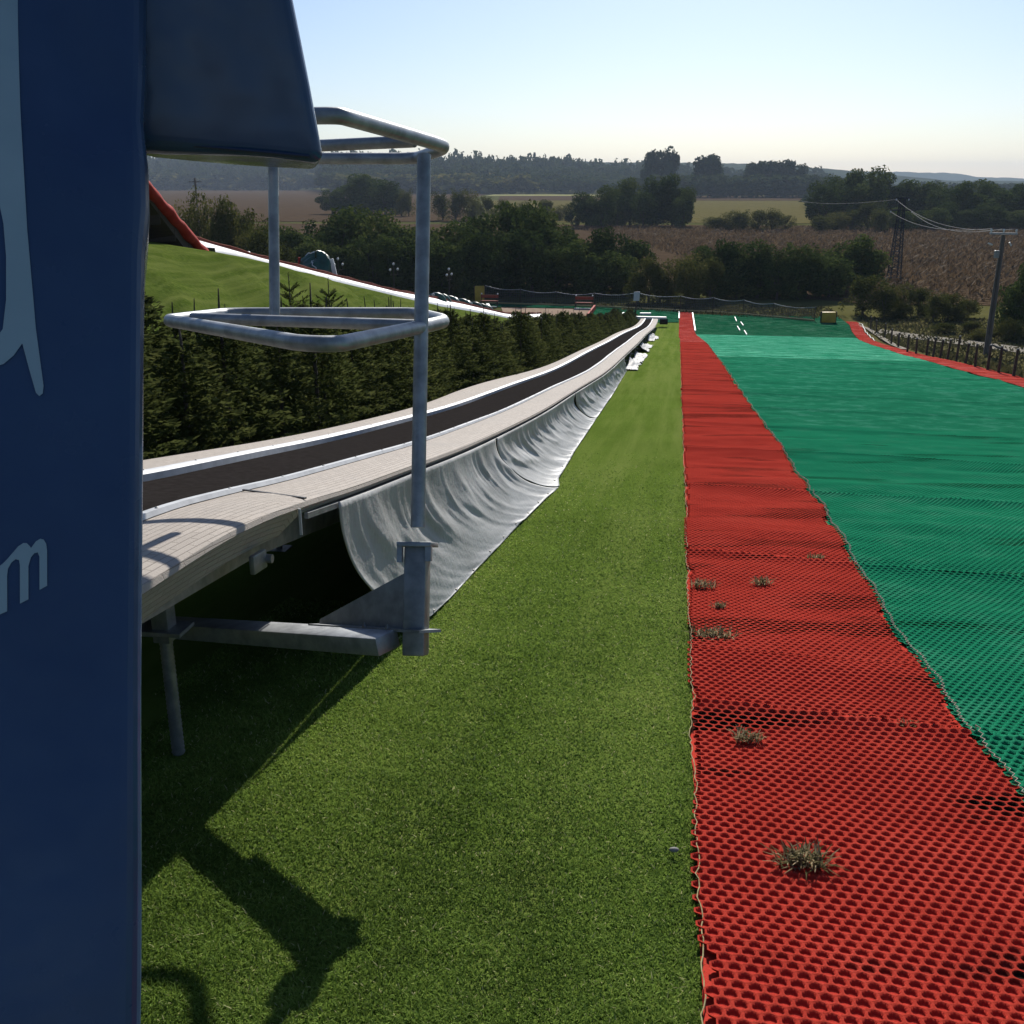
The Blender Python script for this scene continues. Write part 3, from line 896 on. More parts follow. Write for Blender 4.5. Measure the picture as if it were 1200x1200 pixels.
# ------------------------------------------------------------------ barrier: two rings on two posts
PA = pixd(487, 768, 4.0 * GS); PT = pixd(497, 182, 4.12 * GS)
gate = thing('barrier_frame', PA, 'galvanised tube barrier frame with two bent rings on a post beside the conveyor', 'barrier')
pd = (PT - PA) / np.linalg.norm(PT - PA)
mb = MB(); mb.tube([PA + pd * .5 * GS, PT], .0285 * GS, 16); mb.build('post', M['galv'], gate, auto=40)
sl0 = PA; sl1 = pixd(489.5, 640, 4.04 * GS)
ax = bR - bL; ax /= np.linalg.norm(ax)
ax = np.array([TV[0], TV[1], 0]); axs = np.cross(pd, ax); axs /= np.linalg.norm(axs); ax2 = np.cross(axs, pd)
if axs[1] < 0: axs = -axs
sd = (sl1 - sl0); sL = np.linalg.norm(sd); g = GS
mb = MB(); mb.box((sl0 + sl1) / 2, ax2, axs, sd, .044 * g, .044 * g, sL / 2, bev=.007 * g)
sleeve = mb.build('sleeve', M['galvd'], gate, auto=35)
mb = MB(); mb.box(sl1 + pd * .006 * g, ax2, axs, pd, .068 * g, .07 * g, .009 * g, bev=.002 * g)
mb.box(sl1 + ax2 * -.058 * g - pd * .03 * g - axs * .05 * g, ax2, axs, pd, .010 * g, .012 * g, .035 * g)
mb.box(sl1 + ax2 * .056 * g - pd * .03 * g - axs * .05 * g, ax2, axs, pd, .012 * g, .012 * g, .03 * g)
mb.build('collar_plate', M['galv'], sleeve, auto=35)
# flange plate lying on the beam, and the gusset standing on it
fl0 = sl0 + sd * (29 / 128)
fdir = (bL - bR) / np.linalg.norm(bL - bR)
fl_len = .36
for q in np.linspace(.1, .9, 81):
    c = fl0 + fdir * q; D_ = c @ FW
    if 600 + 1200 * c[0] / D_ < 374: fl_len = q; break
fup = pd - fdir * (pd @ fdir); fup /= np.linalg.norm(fup); fsd = np.cross(fup, fdir)
mb = MB(); mb.box(fl0 + fdir * (fl_len / 2 - .03), fdir, fsd, fup, fl_len / 2 + .025, .042, .004)
mb.build('flange', M['galv'], gate)
g0 = fl0 + fdir * .02 + fup * .003
th = fsd * .002
tri = [g0, g0 + pd * .235 * g, g0 + pd * .228 * g + fdir * .012, g0 + fdir * (fl_len - .03) + fup * .014, g0 + fdir * (fl_len - .03)]
mb = MB(); n = len(tri); mb.add([p - th for p in tri] + [p + th for p in tri], [tuple(range(n)), tuple(range(2 * n - 1, n - 1, -1))] + [(i, (i + 1) % n, n + (i + 1) % n, n + i) for i in range(n)])
mb.build('gusset', M['galv'], gate)
for q in (.075, .17):
    b0 = fl0 + fdir * q; b0 = b0 + fsd * (.038 if fsd[1] < 0 else -.038)
    mb = MB(); mb.tube([b0 - fup * .06, b0 + fup * .016], .0032, 8); mb.tube([b0 + fup * .003, b0 + fup * .009], .007, 6)
    mb.build('bolt', M['galvd'], gate)


def ring_pts(h):
    y0 = 291
    def at(x, D): return pixd(x, y0 + h / D, D * GS)
    K = [at(486, 4.16), at(225, 4.6)]
    loop = [at(199, 4.46), at(215, 4.3), at(345, 3.42), at(372, 3.36), at(402, 3.38), at(506, 4.2), at(519, 4.37), at(517, 4.5), at(490, 4.9), at(470, 4.96), at(290, 4.95), at(262, 4.9)]
    return loop, K


def catmull(pts, n=6, lim=.12):
    out = []; m = len(pts)
    for i in range(m):
        p0, p1, p2, p3 = pts[i - 1], pts[i], pts[(i + 1) % m], pts[(i + 2) % m]
        for k in range(n):
            u = k / n
            d1 = np.linalg.norm(p2 - p1)
            t1 = (p2 - p0) / (np.linalg.norm(p2 - p0)); t2 = (p3 - p1) / (np.linalg.norm(p3 - p1))
            h00 = 2 * u ** 3 - 3 * u ** 2 + 1; h10 = u ** 3 - 2 * u ** 2 + u; h01 = -2 * u ** 3 + 3 * u ** 2; h11 = u ** 3 - u ** 2
            out.append(h00 * p1 + h10 * t1 * min(d1, lim) + h01 * p2 + h11 * t2 * min(d1, lim))
    return out


for h in (376, -522):
    loop, K = ring_pts(h)
    mb = MB(); mb.tube(catmull(loop, 6, .06), .0275 * GS, 14, closed=True)
    rg = mb.build('ring', M['galv'], gate, auto=50)
    mb = MB(); mb.tube([K[0], K[1]], .0245 * GS, 12); mb.build('cross_tube', M['galv'], rg, auto=50)
a = pixd(322, 291 + 376 / 4.72, 4.72 * GS); b = pixd(320, 291 - 522 / 4.72, 4.72 * GS)
mb = MB(); mb.tube([a, b], .024 * GS, 14); mb.build('post', M['galv'], gate, auto=40)

# ------------------------------------------------------------------ padded blue gate
pad = thing('padded_gate', P(1.7, -1.1), 'dark blue vinyl padded gate post with a short arm and pale lettering', 'gate')
E0 = pixd(165, 1205, 1.46); E1 = pixd(172, -60, 1.72)          # right front edge of the column
ev = (E1 - E0); ev /= np.linalg.norm(ev)
rx = np.array([math.cos(.40), math.sin(.40), 0]); rx = rx - ev * (rx @ ev); rx /= np.linalg.norm(rx)
ry = np.cross(ev, rx)                                           # away from the camera
if ry[1] < 0: ry = -ry
E0b = E0 - ev * .5
HL = np.linalg.norm(E1 - E0b) + .35
W, Dp = .62, .24


def puffs(co, seed, puff, la):
    n1 = fbm(co[:, 0] * 2.6 + seed, co[:, 2] * 1.5 + co[:, 1] * 2, seed, 2) - .5
    return n1 * puff * 2 * (.15 + .85 * smooth((la - co[:, 0]) / .14))


def padded(name, o, a, b, c, la, lb, lc, parent, seed, rad=.05, puff=.012, fold=None):
    """rounded cushion: origin corner o, axes a,b,c with lengths"""
    bm = bmesh.new(); bmesh.ops.create_cube(bm, size=1)
    for v in bm.verts: v.co = Vector(((v.co.x + .5) * la, (v.co.y + .5) * lb, (v.co.z + .5) * lc))
    bmesh.ops.bevel(bm, geom=bm.edges[:], offset=rad, segments=5, profile=.5, affect='EDGES')
    bmesh.ops.triangulate(bm, faces=bm.faces[:])
    for _ in range(5):
        long = [e for e in bm.edges if e.calc_length() > .045]
        if not long: break
        bmesh.ops.subdivide_edges(bm, edges=long, cuts=1)
        bmesh.ops.triangulate(bm, faces=[f for f in bm.faces if len(f.verts) > 3])
    bm.normal_update()
    co = np.array([v.co[:] for v in bm.verts]); no = np.array([v.normal[:] for v in bm.verts])
    d = puffs(co, seed, puff, la)
    if fold is not None: d = d + fold(co)
    co = co + no * d[:, None]
    vs = [o + a * p[0] + b * p[1] + c * p[2] for p in co]
    mb = MB(); bm.verts.index_update(); mb.add(vs, [[v.index for v in f.verts] for f in bm.faces]); bm.free()
    ob = mb.build(name, M['vinyl'], parent, smooth=True)
    bm = bmesh.new(); bm.from_mesh(ob.data); bmesh.ops.recalc_face_normals(bm, faces=bm.faces); bm.to_mesh(ob.data); bm.free()
    return ob


zj = np.linalg.norm(pixd(172, 190, 1.66) - E0b)                # height along the column of the arm's underside


def colfold(co):
    x = co[:, 0] - W; z = co[:, 2] - zj
    # a soft crease running up and left from the corner under the arm
    u = x + .05 + z * .42
    return -.034 * np.exp(-(u / .06) ** 2) * smooth(z / .1) + .010 * np.exp(-((x + .03) ** 2 + (z + .05) ** 2) / .004)


column = padded('post_pad', E0b - rx * W, rx, ry, ev, W, Dp, HL, pad, 3, rad=.03, puff=.03, fold=colfold)
# arm: starts behind the column's right edge and sticks out to the right
A0 = pixd(148, 172, 1.80); A1 = pixd(382, 193, 1.88)
av = A1 - A0; arm_len = np.linalg.norm(av); av /= arm_len
ab = np.array([-.18, 1, -.035]); ab = ab - av * (ab @ av); ab /= np.linalg.norm(ab)
aup = np.cross(av, ab)
if aup[2] < 0: aup = -aup
arm = padded('arm_pad', A0, av, ab, aup, arm_len, .24, .62, pad, 9, rad=.025, puff=.02,
             fold=lambda co: .004 * np.sin(co[:, 0] * 42 + 1.5 * np.sin(co[:, 2] * 4)) * smooth(co[:, 2] / .25))
# slanted free end: shear the end back with height
me = arm.data; offs = np.array(wloc(pad))
for v in me.vertices:
    p = np.array(v.co) + offs - A0
    la = p @ av; lc = p @ aup
    if la > .05:
        k = (la - .05) / (arm_len - .05)
        v.co = Vector(np.array(v.co) - av * (k * lc * .235))
mb = MB(); mb.tube([A0 + av * q + ab * .004 + aup * .012 for q in np.linspace(.03, arm_len - .03, 8)], .003, 6)
mb.build('seam', M['vinyld'], arm)
# lettering: pale shapes just proud of the column's front
co_o = E0b - rx * W


def on_front(x, y):
    d = FW + np.array([1, 0, 0]) * (x - 600) / 1200 + UP * (600 - y) / 1200
    k = ((co_o - ry * .0) @ ry) / (d @ ry)
    return d * k


def letter(name, outline, holes=()):
    bm = bmesh.new()
    vs = [bm.verts.new(Vector(on_front(x, y))) for x, y in outline]
    bm.faces.new(vs)
    bmesh.ops.triangulate(bm, faces=bm.faces[:])
    for _ in range(4):
        long = [e for e in bm.edges if e.calc_length() > .03]
        if not long: break
        bmesh.ops.subdivide_edges(bm, edges=long, cuts=1)
        bmesh.ops.triangulate(bm, faces=[f for f in bm.faces if len(f.verts) > 3])
    mb = MB(); bm.verts.index_update()
    P_ = np.array([v.co[:] for v in bm.verts]); rel = P_ - co_o
    loc = np.stack([rel @ rx, rel @ ry, rel @ ev], -1)
    loc[:, 1] = 0
    # follow the cushion's surface (same puff as the pad's front face)
    d = puffs(loc, 3, .03, W) + colfold(loc)
    W_ = co_o + loc[:, :1] * rx - (d + .0025)[:, None] * ry + loc[:, 2:] * ev
    mb.add(W_, [[v.index for v in f.verts] for f in bm.faces]); bm.free()
    return mb.build(name, M['print'], column, smooth=True)


letter('printed_letter', [(-30, -20), (19, -20), (20, 20), (24, 130), (32, 270), (42, 385), (51, 452), (50, 461), (46, 464), (42, 460), (34, 432), (26, 402), (16, 416), (4, 426), (-12, 431), (-30, 432), (-30, 400), (-6, 397), (3, 385), (7, 350), (7, 300), (4, 262), (-3, 228), (-12, 205), (-30, 190)])
letter('printed_letter', [(55, 686), (46, 691), (46, 652), (44, 647), (40, 648), (36, 653), (33, 663), (33, 702), (23, 707), (23, 662), (22, 656), (18, 655), (13, 659), (9, 666), (8, 674), (8, 716), (-8, 723), (-8, 668), (3, 660), (8, 655), (14, 648), (21, 640), (27, 636), (31, 636), (35, 640), (36, 642), (42, 634), (47, 631), (51, 632), (54, 637), (55, 645)])

# ------------------------------------------------------------------ tarpaulins
def tarp(name, s0, s1, botf, label, mat, amp=.03, freq=3.2, seed=1, ds=.03, topf=None, eyelets=0, nv=40, ragged=0, skew=(1.2, 1.0)):
    ss = np.arange(s0, s1 + ds / 2, ds); vv = np.linspace(0, 1, nv)
    pr = P((s0 + s1) / 2, -1.2); root = thing(name, pr, label, 'tarpaulin')
    U, Vv = np.meshgrid(ss, vv, indexing='ij')
    tt = np.array([cR(s) for s in ss])[:, None] + .012; zt = np.array([deckz(s) for s in ss])[:, None] - .055
    if topf is not None: zt = zt + np.array([topf(s) for s in ss])[:, None]
    sk = np.linspace(skew[0], skew[1], len(ss)); sb = ss + sk
    tb = np.array([botf(s) for s in sb])[:, None]
    Sg = ss[:, None] + sk[:, None] * Vv ** 1.7
    T_ = tt + (tb - tt) * (.15 * Vv + .85 * Vv ** 1.8)
    zb = Z(Sg, T_) + .014
    q = ((zt - Z(ss[:, None], tt)) * (1 - Vv) ** 1.35)
    Zz = zb + q
    # folds
    uu = U * freq * 1.25 - Vv * .5 + .8 * fbm(U * 1.3, Vv * 1.5, seed)
    f1 = 1 - 2 * np.abs(vnoise(uu, Vv * .9, seed + 3) - .5); f2 = 1 - 2 * np.abs(vnoise(uu * 2.3 + 9, Vv * 1.4, seed + 4) - .5)
    f3 = 1 - 2 * np.abs(vnoise(uu * 5.1 + 3, Vv * 2.2, seed + 6) - .5); fold = (f1 ** 3 - .3) * amp + (f2 ** 2 - .33) * amp * .55 + (f3 ** 2 - .33) * amp * .2
    wgt = np.clip(Vv * 4, 0.08, 1) * (1 - .82 * smooth((Vv - .3) / .4))
    fold = fold * wgt
    und_ = (fbm(U * 2.5, Vv * 3, seed + 8) - .5) * .03 * smooth(Vv * 2)
    T_ = T_ + (fold - .9 * amp * wgt * (1 - Vv)) * (1 - .5 * Vv) * .9; Zz = Zz + fold * (.1 + .5 * Vv) + np.maximum(und_, -.01)
    U2 = Sg - fold * .35
    Zz = np.maximum(Zz, Z(U2, T_) + .012 + .012 * np.clip(f1, 0, 1) * smooth(1 - np.abs(Vv - .8) * 2))
    if ragged: T_ = T_ + ragged * (vnoise(U * 3, U * 0, seed + 12) - .5) * Vv
    X, Y = st2xy(U2, T_)
    mb = MB(); mb.grid(X, Y, Zz)
    o = mb.build('sheet', mat, root, smooth=True)
    md = o.modifiers.new('thick', 'SOLIDIFY'); md.thickness = .004; md.offset = 0
    for k in range(eyelets):
        i = int((k + .35) / eyelets * (len(ss) - 1)); j = nv - 3
        c = np.array([X[i, j], Y[i, j], Zz[i, j] + .006]); mb = MB()
        mb.ball(c, .011, 8, 5, sq=(1, 1, .35)); mb.build('eyelet', M['hole'], root)
    return root


bt = lambda s: float(np.interp(s, [4.4, 4.8, 5.4, 6.4, 8.25, 8.7, 10.6, 14.1, 21, 28, 50], [-1.11, -1.09, -1.07, -1.03, -.93, -.99, -1.04, -1.07, -1.11, -1.13, -1.2]))
tarp('tarpaulin', 3.42, 7.05, bt, 'nearest grey tarpaulin draped from the conveyor deck to the turf, behind the barrier post', M['tarp'], .034, 2.8, 2, eyelets=9, skew=(1.01, 1.15))
tarp('tarpaulin', 7.12, 12.9, bt, 'second grey tarpaulin down the slope, hanging in tight pleats under the deck', M['tarp'], .044, 2.4, 5, ds=.035, eyelets=6, skew=(1.15, 1.0))
tarp('tarpaulin', 12.95, 22.5, bt, 'third tarpaulin down the slope, dark pleats above a white crumpled hem', M['tarp'], .055, 1.8, 7, ds=.05, skew=(1, .6))


def crumple(s0, s1, label, seed):
    ss = np.arange(s0, s1, .07); vv = np.linspace(0, 1, 14); U, V_ = np.meshgrid(ss, vv, indexing='ij')
    w = .35 + .3 * vnoise(U * .9, U * 0, seed)
    T_ = np.interp(U, KS, KR) - .03 + V_ * (w * .5 + .02) + .06 * (vnoise(U * 3, V_ * 3, seed + 1) - .5)
    Zz = Z(U, T_) + .015 + .2 * (1 - V_) ** 1.5 * vnoise(U * 1.2, U * 0 + 3, seed + 5) + .14 * np.abs(fbm(U * 2.2, V_ * 3, seed + 2) - .5)
    X, Y = st2xy(U, T_); mb = MB(); mb.grid(X, Y, Zz)
    o = mb.build('tarpaulin', M['tarpw'], smooth=True)
    md = o.modifiers.new('thick', 'SOLIDIFY'); md.thickness = .006
    tag(o, label, 'tarpaulin', None)


crumple(23.3, 25.4, 'crumpled white tarpaulin heap on the turf edge just past the last pleated sheet', 3)
crumple(25.8, 29.6, 'crumpled white tarpaulin heap in the middle of the far conveyor run', 9)
crumple(31.5, 36.5, 'crumpled white sheet by the far conveyor legs, second from the end beam', 14)
crumple(40, 46, 'last small white sheet on the turf close to the conveyor end beam', 22)

# ------------------------------------------------------------------ hedge of young spruces
def spruce_mesh(seed, nbr=95, cards=70, H=1.5, R=.62, leaf=.055, w=.011):
    r = np.random.default_rng(seed); V = []; F = []; rn = []
    A = []; C = []; B = []
    for k in range(nbr):
        hz = H * (k / nbr) ** .95 * .97 + .03
        L = R * (1 - (hz / H)) ** .7 * r.uniform(.75, 1.15) + .05
        a = k * 2.399 + r.uniform(-.3, .3); n = int(cards * (.35 + L / R))
        u = r.random(n) ** .6
        droop = -.15 * u * L + .28 * u ** 2 * L
        spread = .16 * L * (1 - .3 * u)
        px = np.cos(a) * u * L + r.normal(0, 1, n) * spread * .55; py = np.sin(a) * u * L + r.normal(0, 1, n) * spread * .55
        pz = hz + droop + r.normal(0, .02, n)
        dirx = np.cos(a + r.normal(0, .7, n)); diry = np.sin(a + r.normal(0, .7, n)); dz = r.normal(.25, .3, n)
        A.append(np.stack([px, py, pz], -1)); d = np.stack([dirx, diry, dz], -1); d /= np.linalg.norm(d, axis=1)[:, None]; C.append(d)
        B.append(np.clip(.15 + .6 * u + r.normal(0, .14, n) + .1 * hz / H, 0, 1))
    A = np.concatenate(A); C = np.concatenate(C); B = np.concatenate(B); n = len(A)
    q = r.normal(0, 1, (n, 3)); q = np.cross(C, q); q /= np.linalg.norm(q, axis=1)[:, None]
    L = leaf * r.uniform(.6, 1.3, n)[:, None]; W_ = w * r.uniform(.7, 1.4, n)[:, None]
    V = np.stack([A - C * L * .5, A + q * W_, A + C * L * .6, A - q * W_], 1).reshape(-1, 3)
    F = np.arange(n * 4).reshape(-1, 4)
    return V, F, B


HEDGE = 'young spruces of the hedge beside the conveyor'
protos = []
for sd_ in range(4):
    root = thing('young_spruce', (0, 0, 0), 'dense young spruce grown into the low hedge along the conveyor', 'spruce', HEDGE)
    V, F, B = spruce_mesh(sd_ + 1)
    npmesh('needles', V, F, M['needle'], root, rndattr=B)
    mb = MB(); mb.tube([(0, 0, 0), (.01, 0, .8), (0, .01, 1.5), (.005, 0, 1.66)], [.025, .018, .009, .004], 6)
    mb.build('trunk', M['bark'], root)
    protos.append(root)
used = [False] * 4
def put(protolist, usedl, i, loc, rz, sc, label=None, group=None):
    o = protolist[i] if not usedl[i] else copy_tree(protolist[i])
    usedl[i] = True
    o.location = Vector([float(c) for c in loc]); o.rotation_euler = (0, 0, rz); o.scale = sc if hasattr(sc, '__len__') else (sc, sc, sc)
    if label: o['label'] = label
    if group: o['group'] = group
    return o


s = 3.2; row = 0
hs = []
while s < 57:
    for rr, toff in ((0, -.62), (1, -1.5), (2, -2.3)):
        if rr == 2 and s > 22: continue
        t = cL(s) + toff + rnd.uniform(-.12, .12); h = float(np.interp(s, [3, 8, 20, 40, 57], [1.5, 1.5, 1.32, 1.02, .85])) * rnd.uniform(.86, 1.1)
        if rr == 2: h *= 1.0
        hs.append((s + rr * .4, t, h))
    s += .72 if s < 20 else .85
for s, t, h in hs:
    i = rnd.randrange(4); k = h / 1.55
    put(protos, used, i, P(s, t, -.03), rnd.uniform(0, 6.28), (max(k, .9) * rnd.uniform(.95, 1.2), max(k, .9) * rnd.uniform(.95, 1.2), k))
# taller leaders standing out of the hedge top in front of the bank
def leader(name, s, t, h, label, n=9):
    root = thing(name, P(s, t), label, 'spruce')
    r = random.Random(int(s * 100)); mb = MB(); c = P(s, t)
    mb.tube([c, c + np.array([0, 0, h])], [.02, .006], 6); mb.build('trunk', M['bark'], root)
    V = []; Bc = []; A = []; C = []
    for k in range(n):
        hz = h * (.45 + .5 * k / n); L = .42 * (1 - k / n) + .1
        for a in range(4):
            an = a * PI / 2 + k * 1.1 + r.uniform(-.2, .2)
            for q in np.linspace(.1, 1, 18):
                for w in range(3):
                    A.append((c[0] + math.cos(an) * L * q + r.gauss(0, .012), c[1] + math.sin(an) * L * q + r.gauss(0, .012), c[2] + hz + L * q * .62))
                    d = np.array([math.cos(an + r.gauss(0, .6)), math.sin(an + r.gauss(0, .6)), .7 + r.gauss(0, .3)]); C.append(d / np.linalg.norm(d)); Bc.append(min(1, .3 + .4 * r.random()))
    for q in np.linspace(.4, 1.03, 60):
        A.append((c[0], c[1], c[2] + h * q)); d = np.array([r.gauss(0, .5), r.gauss(0, .5), 1]); C.append(d / np.linalg.norm(d)); Bc.append(.5 * r.random())
    A = np.array(A); C = np.array(C); nn = len(A); qv = np.cross(C, NR.normal(0, 1, (nn, 3))); qv /= np.linalg.norm(qv, axis=1)[:, None]
    V = np.stack([A - C * .02, A + qv * .006, A + C * .035, A - qv * .006], 1).reshape(-1, 3)
    npmesh('needles', V, np.arange(nn * 4).reshape(-1, 4), M['needle'], root, rndattr=Bc)


leader('young_spruce', 8.1, -4.75, 2.02, 'young spruce with a tall bare leader above the hedge beside the inner barrier tube')
leader('young_spruce', 7.0, -4.5, 1.75, 'short open-branched spruce at the left end of the hedge next to the blue pad')
leader('young_spruce', 12.6, -4.9, 1.86, 'young spruce leader rising from the hedge just left of the barrier post')
leader('young_spruce', 13.8, -4.8, 1.8, 'thin spruce tip rising from the hedge right beside the barrier post')

# ------------------------------------------------------------------ broadleaf trees
def crown_mesh(seed, n=5200, lobes=16, leaf=.16, rx_=2.0, rz_=2.6, base=-.02, gap=.42):
    r = np.random.default_rng(seed)
    lc = []
    for k in range(lobes):
        d = r.normal(0, 1, 3); d /= np.linalg.norm(d); q = r.uniform(.35, .78)
        lc.append((d[0] * rx_ * q, d[1] * rx_ * q, rz_ * (1 + base) + d[2] * rz_ * q * (1 if d[2] > 0 else 1.15), r.uniform(.34, .55) * rx_))
    lc = np.array(lc)
    i = r.integers(0, lobes, n * 2); d = r.normal(0, 1, (n * 2, 3)); d /= np.linalg.norm(d, axis=1)[:, None]
    rad = lc[i, 3] * (.45 + .6 * r.random(n * 2) ** .6)
    p = lc[i, :3] + d * rad[:, None] * np.array([1, 1, .9])
    keep = (vnoise(p[:, 0] * 1.6 + p[:, 2] * .9, p[:, 1] * 1.6 - p[:, 2] * .8, seed) > gap * .62) & (p[:, 2] > .03 * rz_)
    p = p[keep][:n]; d = d[keep][:n]; rad = rad[keep][:n]; ii = i[keep][:n]; n = len(p)
    nrm = d + r.normal(0, .7, (n, 3)); nrm /= np.linalg.norm(nrm, axis=1)[:, None]
    a = np.cross(nrm, r.normal(0, 1, (n, 3))); a /= np.linalg.norm(a, axis=1)[:, None]; b = np.cross(nrm, a)
    L = leaf * r.uniform(.55, 1.45, n)[:, None]
    zt = np.percentile(p[:, 2], 99.3); wd = np.percentile(np.hypot(p[:, 0], p[:, 1]), 97) * 2
    p = p * np.array([4.6 / wd, 4.6 / wd, 5.75 / zt]); lc[:, :3] *= np.array([4.6 / wd, 4.6 / wd, 5.75 / zt])
    V = np.stack([p - a * L, p + b * L * .55 + nrm * L * .2, p + a * L * .9, p - b * L * .55 + nrm * L * .1], 1).reshape(-1, 3)
    tone = r.random(lobes)
    B = np.clip(.12 + .3 * tone[ii] + r.normal(.25, .16, n), 0, 1)
    return V, np.arange(n * 4).reshape(-1, 4), B, lc


def make_tree(name, seed, mat, label, cat, group, **kw):
    root = thing(name, (0, 0, 0), label, cat, group)
    V, F, B, lc = crown_mesh(seed, **kw)
    npmesh('crown', V, F, mat, root, rndattr=B)
    mb = MB(); rz_ = kw.get('rz_', 2.6); mb.tube([(0, 0, -.2), (.05, .03, rz_ * .5), (0, .05, rz_ * 1.2)], [.17, .12, .05], 8)
    for l in lc[::2]: mb.tube([(0.02, .03, rz_ * .45), (l[0] * .5, l[1] * .5, (l[2] + rz_ * .5) * .5), (l[0], l[1], l[2])], [.07, .045, .02], 5)
    mb.build('trunk', M['bark'], root, smooth=True)
    return root


# prototype size: height about rz*2 + base, width about rx*2.4
DARK = 'dark leafy tree in the dense row beyond the netting fence'
tp = [make_tree('broadleaf_tree', 40 + k, M['leaf'], DARK, 'tree', 'dark trees beyond the netting', leaf=.15, lobes=15 + 2 * k, n=5600) for k in range(4)]
tu = [False] * 4
yp = [make_tree('bush', 60 + k, M['leafy'], 'x', 'bush', 'x', leaf=.12, rz_=1.6, rx_=1.6, n=4600, base=.0, gap=.5) for k in range(3)]
yu = [False] * 3
fp = [make_tree('broadleaf_tree', 80 + k, M['far'], 'x', 'tree', 'x', leaf=.3, lobes=14, n=2600) for k in range(3)]
fu = [False] * 3


def tree_at(pl, ul, x, ytop, Y, wpx, label=None, group=None, H0=5.75, W0=4.6, zb=None):
    i = rnd.randrange(len(pl))
    top = pix(x, ytop, Y)[2]
    Dd = Y * math.cos(PITCH) - top * math.sin(PITCH)
    X = (x - 600) / 1200 * Dd; z0 = zxy(X, Y) if zb is None else zb
    h = (top - z0) / H0; w = wpx / 1200 * Dd / W0
    return put(pl, ul, i, (X, Y, z0 - .1), rnd.uniform(0, 6.28), (w, w, max(.1, h)), label, group)


# dense row behind the netting
rowt = [(298, 262), (322, 268), (345, 266), (368, 262), (392, 250), (412, 246), (436, 252), (460, 262), (482, 270), (505, 268), (528, 264), (550, 262),
        (574, 254), (598, 240), (622, 237), (640, 250), (662, 262), (690, 278), (714, 268), (738, 284), (1012, 276), (985, 290)]
for x, yt in rowt:
    tree_at(tp, tu, x + rnd.uniform(-5, 5), yt + rnd.uniform(-5, 4), rnd.uniform(72, 78), rnd.uniform(58, 82), DARK, 'dark trees beyond the netting')
for x in range(300, 980, 27):
    if 745 < x < 815: continue
    tree_at(tp, tu, x, float(np.interp(x, [300, 420, 600, 680, 740, 820, 960], [288, 282, 272, 290, 310, 304, 302])) + rnd.uniform(-7, 7), rnd.uniform(69, 71), rnd.uniform(50, 66), DARK, 'dark trees beyond the netting')
OL = 'olive bushy tree at the right end of the row beyond the netting fence'
for x, yt in ((822, 290), (846, 280), (868, 286), (892, 284), (915, 288), (940, 290), (960, 296), (980, 305)):
    tree_at(tp, tu, x, yt + rnd.uniform(-3, 3), rnd.uniform(68, 72), rnd.uniform(44, 60), OL, 'olive trees left of the pylon')
YB = 'yellowish green bush behind the white pale slide lane at the left'
for x, yt, w in ((218, 240, 40), (238, 226, 48), (262, 232, 46), (285, 246, 44), (305, 258, 44), (250, 262, 60), (215, 268, 50), (290, 272, 50), (325, 282, 44)):
    tree_at(yp, yu, x, yt, rnd.uniform(58, 63), w * 1.15, YB, 'yellowish bushes behind the slide lane', zb=-6.2)
YM = 'light green bush in the gap of the dark tree row behind the red strip'
for x, yt, w in ((762, 300, 42), (785, 302, 42), (808, 296, 44), (835, 300, 40), (748, 318, 34), (775, 322, 36)):
    tree_at(yp, yu, x, yt, rnd.uniform(65, 67), w, YM, 'light bushes in the tree row gap')
tree_at(yp, yu, 1016, 322, 60, 56, 'bright yellow-green bush in front of the tall tree near the pylon', None, zb=-7.4)
RB_ = 'leafy green bush in the low row between the corn field and the stake fence'
for x, yt in ((1040, 336), (1060, 333), (1080, 338), (1098, 340), (1115, 341), (1132, 346), (1050, 350), (1090, 352), (1125, 356)):
    tree_at(yp, yu, x, yt + rnd.uniform(-3, 3), rnd.uniform(57, 61), 36, RB_, 'bushes before the corn field', zb=-7.4)
LB = 'low dark scrub bush beside the wooden power pole'
for x, yt in ((1140, 378), (1168, 385), (1190, 372), (1108, 380), (1150, 392)):
    tree_at(yp, yu, x, yt, rnd.uniform(50, 54), 34, LB, 'scrub by the power pole', zb=-7.4)
tree_at(tp, tu, 1204, 310, 52, 52, 'dark tree cut off by the right edge beyond the power pole', None, zb=-7.4)
# clumps in the fields
MC = 'tall dark tree in the compact clump standing alone on the brown field behind the row'
for x, yt, w in ((688, 226, 34), (706, 218, 38), (724, 222, 36), (740, 210, 32), (755, 226, 30), (772, 208, 34), (790, 206, 36), (803, 220, 26), (676, 238, 26), (715, 240, 40), (765, 238, 40), (795, 240, 30)):
    tree_at(tp, tu, x, yt, rnd.uniform(176, 188), w * 1.15, MC, 'clump on the brown field')
LC = 'dark round tree of the left clump on the far brown field, seen through the barrier'
for x, yt, w in ((388, 222, 34), (408, 214, 36), (432, 205, 44), (450, 212, 34), (462, 222, 26)):
    tree_at(tp, tu, x, yt, rnd.uniform(240, 262), w * 1.15, LC, 'left clump on the far field')
for x, yt, w in ((478, 222, 22), (470, 232, 20)):
    tree_at(yp, yu, x, yt, 236, w, 'yellow bush beside the left clump on the far field', 'yellow bushes by the left clump')
BR = 'brownish low tree in the thin field row right of the barrier post'
for x, yt, w in ((518, 224, 24), (534, 222, 26), (552, 224, 26), (570, 230, 22), (590, 234, 20), (612, 236, 22), (640, 234, 24), (656, 240, 18)):
    tree_at(yp, yu, x, yt, rnd.uniform(205, 215), w * 1.2, BR, 'thin row behind the barrier post')
LR = 'low green bush in the hedge line on the field right of the dark clump'
